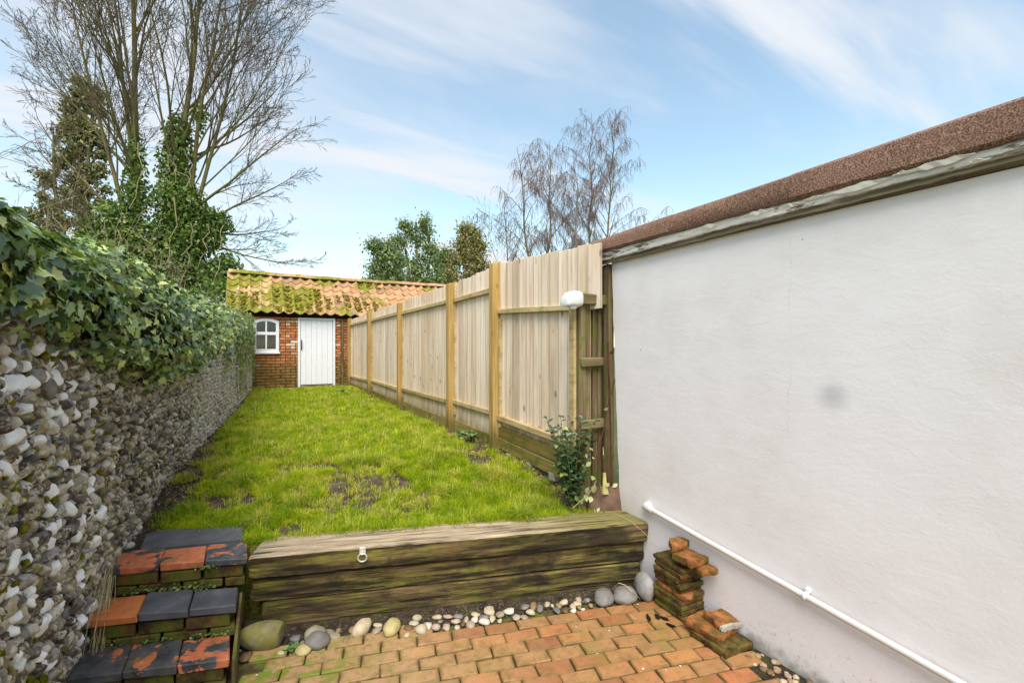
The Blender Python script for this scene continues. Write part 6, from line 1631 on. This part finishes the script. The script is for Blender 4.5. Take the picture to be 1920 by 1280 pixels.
cloud_tree('olive_evergreen', 'loose olive-brown evergreen tree behind the bare tree', 135, 26, [(a_, b_, c_, d_, e_ * 4) for a_, b_, c_, d_, e_ in bl], 'eucalypt', .13, [(160, 150), (100, 240), (175, 220)])
GR = 'evergreens beyond the fence'
def scatter(cx, top, bot, half, n, cnt, seed, tip=.15):
    r_ = random.Random(seed); o_ = []
    for k in range(n):
        t = k / (n - 1); y = top + (bot - top) * t; h = half * (tip + (1 - tip) * min(1, t * 1.7)); o_.append((cx + r_.uniform(-h, h), y + r_.gauss(0, 4), r_.uniform(13, 22), r_.uniform(11, 17), int(cnt * 2.3 * r_.uniform(.6, 1.3)))) 
    return o_
cloud_tree('evergreen', 'tallest airy grey-green evergreen above the shed ridge', 778, 24, scatter(760, 418, 540, 26, 13, 85, 1) + scatter(792, 412, 540, 34, 20, 60, 2) + [(q_, 525 + (q_ % 7), 18, 16, 220) for q_ in range(735, 850, 13)], 'evergreen', .12, [(780, 412), (760, 425), (805, 440)], GR)
cloud_tree('evergreen', 'low rounded pale green evergreen left of the airy one', 712, 23, scatter(712, 458, 545, 34, 20, 130, 3, .3) + scatter(740, 490, 545, 22, 8, 130, 33, .5) + [(q_, 528, 18, 14, 200) for q_ in range(690, 745, 13)], 'evergreen', .11, [(712, 460), (700, 480)], GR)
cloud_tree('evergreen', 'narrow young evergreen between the airy tree and brown-tinged one', 836, 22, scatter(836, 470, 545, 18, 14, 110, 4, .3), 'evergreen', .11, [(836, 470), (845, 490)], GR)
cloud_tree('evergreen', 'bushy brown-tinged evergreen close behind the fence post', 886, 21, scatter(882, 434, 560, 40, 34, 150, 5, .25), 'hedge_brown', .10, [(872, 440), (895, 455), (900, 480)], GR)
# ---- birches
def birch(px, top, lean, Yd, seed, label, h_scale=1.0, limbs=10, spread=.55, base_px=None):
    b_ = pt_at(base_px or px, 640, Yd); b_.z = GZ; t_ = thing('birch_tree', label, 'tree', tuple(b_), 0, 'birches beyond the fence'); rr_ = random.Random(seed); out = []
    e_ = pt_at(px + lean, top, Yd); H = e_.z - GZ
    pts = [b_.lerp(e_, k / 12) + Vector((rr_.gauss(0, .07), rr_.gauss(0, .1), 0)) * (1 if 0 < k else 0) for k in range(13)]; rad = [.15 * (1 - k / 12.5) + .01 for k in range(13)]; out.append((0, pts, rad))
    limbs = int(limbs * 1.6)
    for k in range(limbs):
        t = .34 + .62 * (k + rr_.random()) / limbs; i = min(11, int(t * 12)); p = pts[i].lerp(pts[i + 1], t * 12 - i); az = rr_.uniform(0, 6.28)
        d = Vector((math.cos(az), math.sin(az) * .8, 1.15)).normalized(); L = H * spread * (1.06 - t) * rr_.uniform(.55, 1.1) + .5
        lp_ = [p]; dd = d
        for j in range(7):
            dd = (dd + Vector((rr_.gauss(0, .06), rr_.gauss(0, .06), -.005 - .012 * j))).normalized(); lp_.append(lp_[-1] + dd * L / 7)
        out.append((1, lp_, [max(.008, .05 * (1 - t * .6) * (1 - j / 7.5)) for j in range(8)]))
        for m_ in range(int(5 + 4 * L)):
            u = rr_.uniform(.25, 1); j = min(6, int(u * 7)); q = lp_[j].lerp(lp_[j + 1], u * 7 - j); dd = rdir(rr_, dd, .7); tw = [q]; d2 = Vector((dd.x, dd.y, abs(dd.z) * .4)); TL = rr_.uniform(.45, 1.25)
            for s_ in range(6):
                d2 = (d2 + Vector((rr_.gauss(0, .10), rr_.gauss(0, .10), -.30))).normalized(); tw.append(tw[-1] + d2 * TL / 6)
            out.append((2, tw, [.010, .009, .008, .007, .006, .005, .004]))
            for w_ in range(3):
                s_ = rr_.randrange(1, 5); q2 = tw[s_]; d3 = (rdir(rr_, d2, .5) + Vector((0, 0, -.8))).normalized(); ln_ = rr_.uniform(.3, .8)
                out.append((3, [q2, q2 + d3 * ln_ * .5, q2 + d3 * ln_ * .8 + Vector((0, 0, -.25 * ln_))], [.006, .0055, .004]))
    out = [(l, [p - b_ for p in ps], rd) for l, ps, rd in out]
    V, T = emit(out, {0, 1}, {0: 6, 1: 4}); link('trunk', big_mesh('trunk', V, T, M['bark_birch'], smooth=True), t_)
    V, T = emit(out, {2, 3}, {}, .0075); stuff(link('crown', big_mesh('crown', V, T, M['twig_birch']), t_))
birch(1008, 275, -38, 27, 1, 'left birch leaning left with drooping reddish twigs', limbs=13, base_px=1015)
birch(1024, 262, 10, 28, 2, 'straight birch rising beside the left-leaning one', limbs=14, base_px=1022)
birch(1078, 330, 4, 27, 3, 'short slender birch between the two taller pairs', limbs=12, base_px=1076)
birch(1104, 212, 4, 28, 4, 'tall birch right of the short slender one', limbs=16, base_px=1104)
birch(1128, 205, 26, 29, 5, 'tallest birch spreading over the brown felt roof edge', limbs=18, spread=.46, base_px=1126)
# ---- bare sapling by the birches
b_ = pt_at(957, 640, 20); b_.z = GZ; sg = thing('bare_sapling', 'thin bare sapling with upswept twigs behind the fence', 'tree', tuple(b_)); out = []
PS_ = [dict(seg=8, wob=.02, trop=.03, kids=14, ang=.9, len=.40, rad=.45, **{'from': .45}), dict(seg=6, wob=.07, trop=.05, kids=6, ang=.6, len=.4, rad=.6, **{'from': .25}), dict(seg=4, wob=.12, trop=.02, kids=2, ang=.6, len=.5, rad=.6, **{'from': .2}), dict(seg=3, wob=.12, trop=0, kids=0, ang=.5, len=.5, rad=.6, **{'from': .2})]
e_ = pt_at(951, 385, 20); grow(random.Random(9), b_, e_ - b_, (e_ - b_).length, .075, 0, PS_, out); out = [(l, [p - b_ for p in ps], rd) for l, ps, rd in out]
V, T = emit(out, {0, 1}, {0: 6, 1: 4}); link('trunk', big_mesh('trunk', V, T, M['twig_tree'], smooth=True), sg)
V, T = emit(out, {2, 3}, {}, .005); stuff(link('twigs', big_mesh('twigs', V, T, M['twig_tree']), sg))
# ---- tangle of bare shrubs behind the flint wall
for k, (px, Yd, top, lab) in enumerate(((60, 9.5, 395, 'tangled bare shrub behind the near stretch of ivy wall'), (170, 11.5, 430, 'twiggy straw-coloured bush behind the middle of the ivy wall'), (395, 15.5, 505, 'scrubby bush filling the gap left of the shed roof'))):
    b_ = pt_at(px, 640, Yd); b_.z = GZ; sr = thing('bare_shrub', lab, 'shrub', tuple(b_), 0, 'bare shrubs behind the flint wall'); rr_ = random.Random(50 + k); out = []; H = pt_at(px, top, Yd).z - GZ
    PQ = [dict(seg=7, wob=.06, trop=-.01, kids=8, ang=.6, len=.42, rad=.6, **{'from': .35}), dict(seg=5, wob=.12, trop=-.03, kids=4, ang=.7, len=.5, rad=.7, **{'from': .2}), dict(seg=4, wob=.16, trop=-.04, kids=0, ang=.7, len=.5, rad=.7, **{'from': .2})]
    for j in range(15):
        az = rr_.uniform(0, 6.28); grow(rr_, b_ + Vector((rr_.gauss(0, .35), rr_.gauss(0, .35), 0)), Vector((math.cos(az) * .42, math.sin(az) * .3, 1)), H * rr_.uniform(.75, 1.12), .014, 0, PQ, out)
    out = [(l, [p - b_ for p in ps], rd) for l, ps, rd in out]
    V, T = emit(out, {0, 1, 2}, {0: 4}); stuff(link('stems', big_mesh('stems', V, T, M['vine' if k < 2 else 'twig_tree']), sr))
    if k == 2:
        V, T, A = leaf_cloud(rr_, [(Vector((rr_.gauss(0, .9), rr_.gauss(0, .5), H * rr_.uniform(.35, .9))), (.5, .4, .35), 170) for _ in range(26)], .12); stuff(link('foliage', big_mesh('foliage', V, T, M['ivy_far'], A), sr))
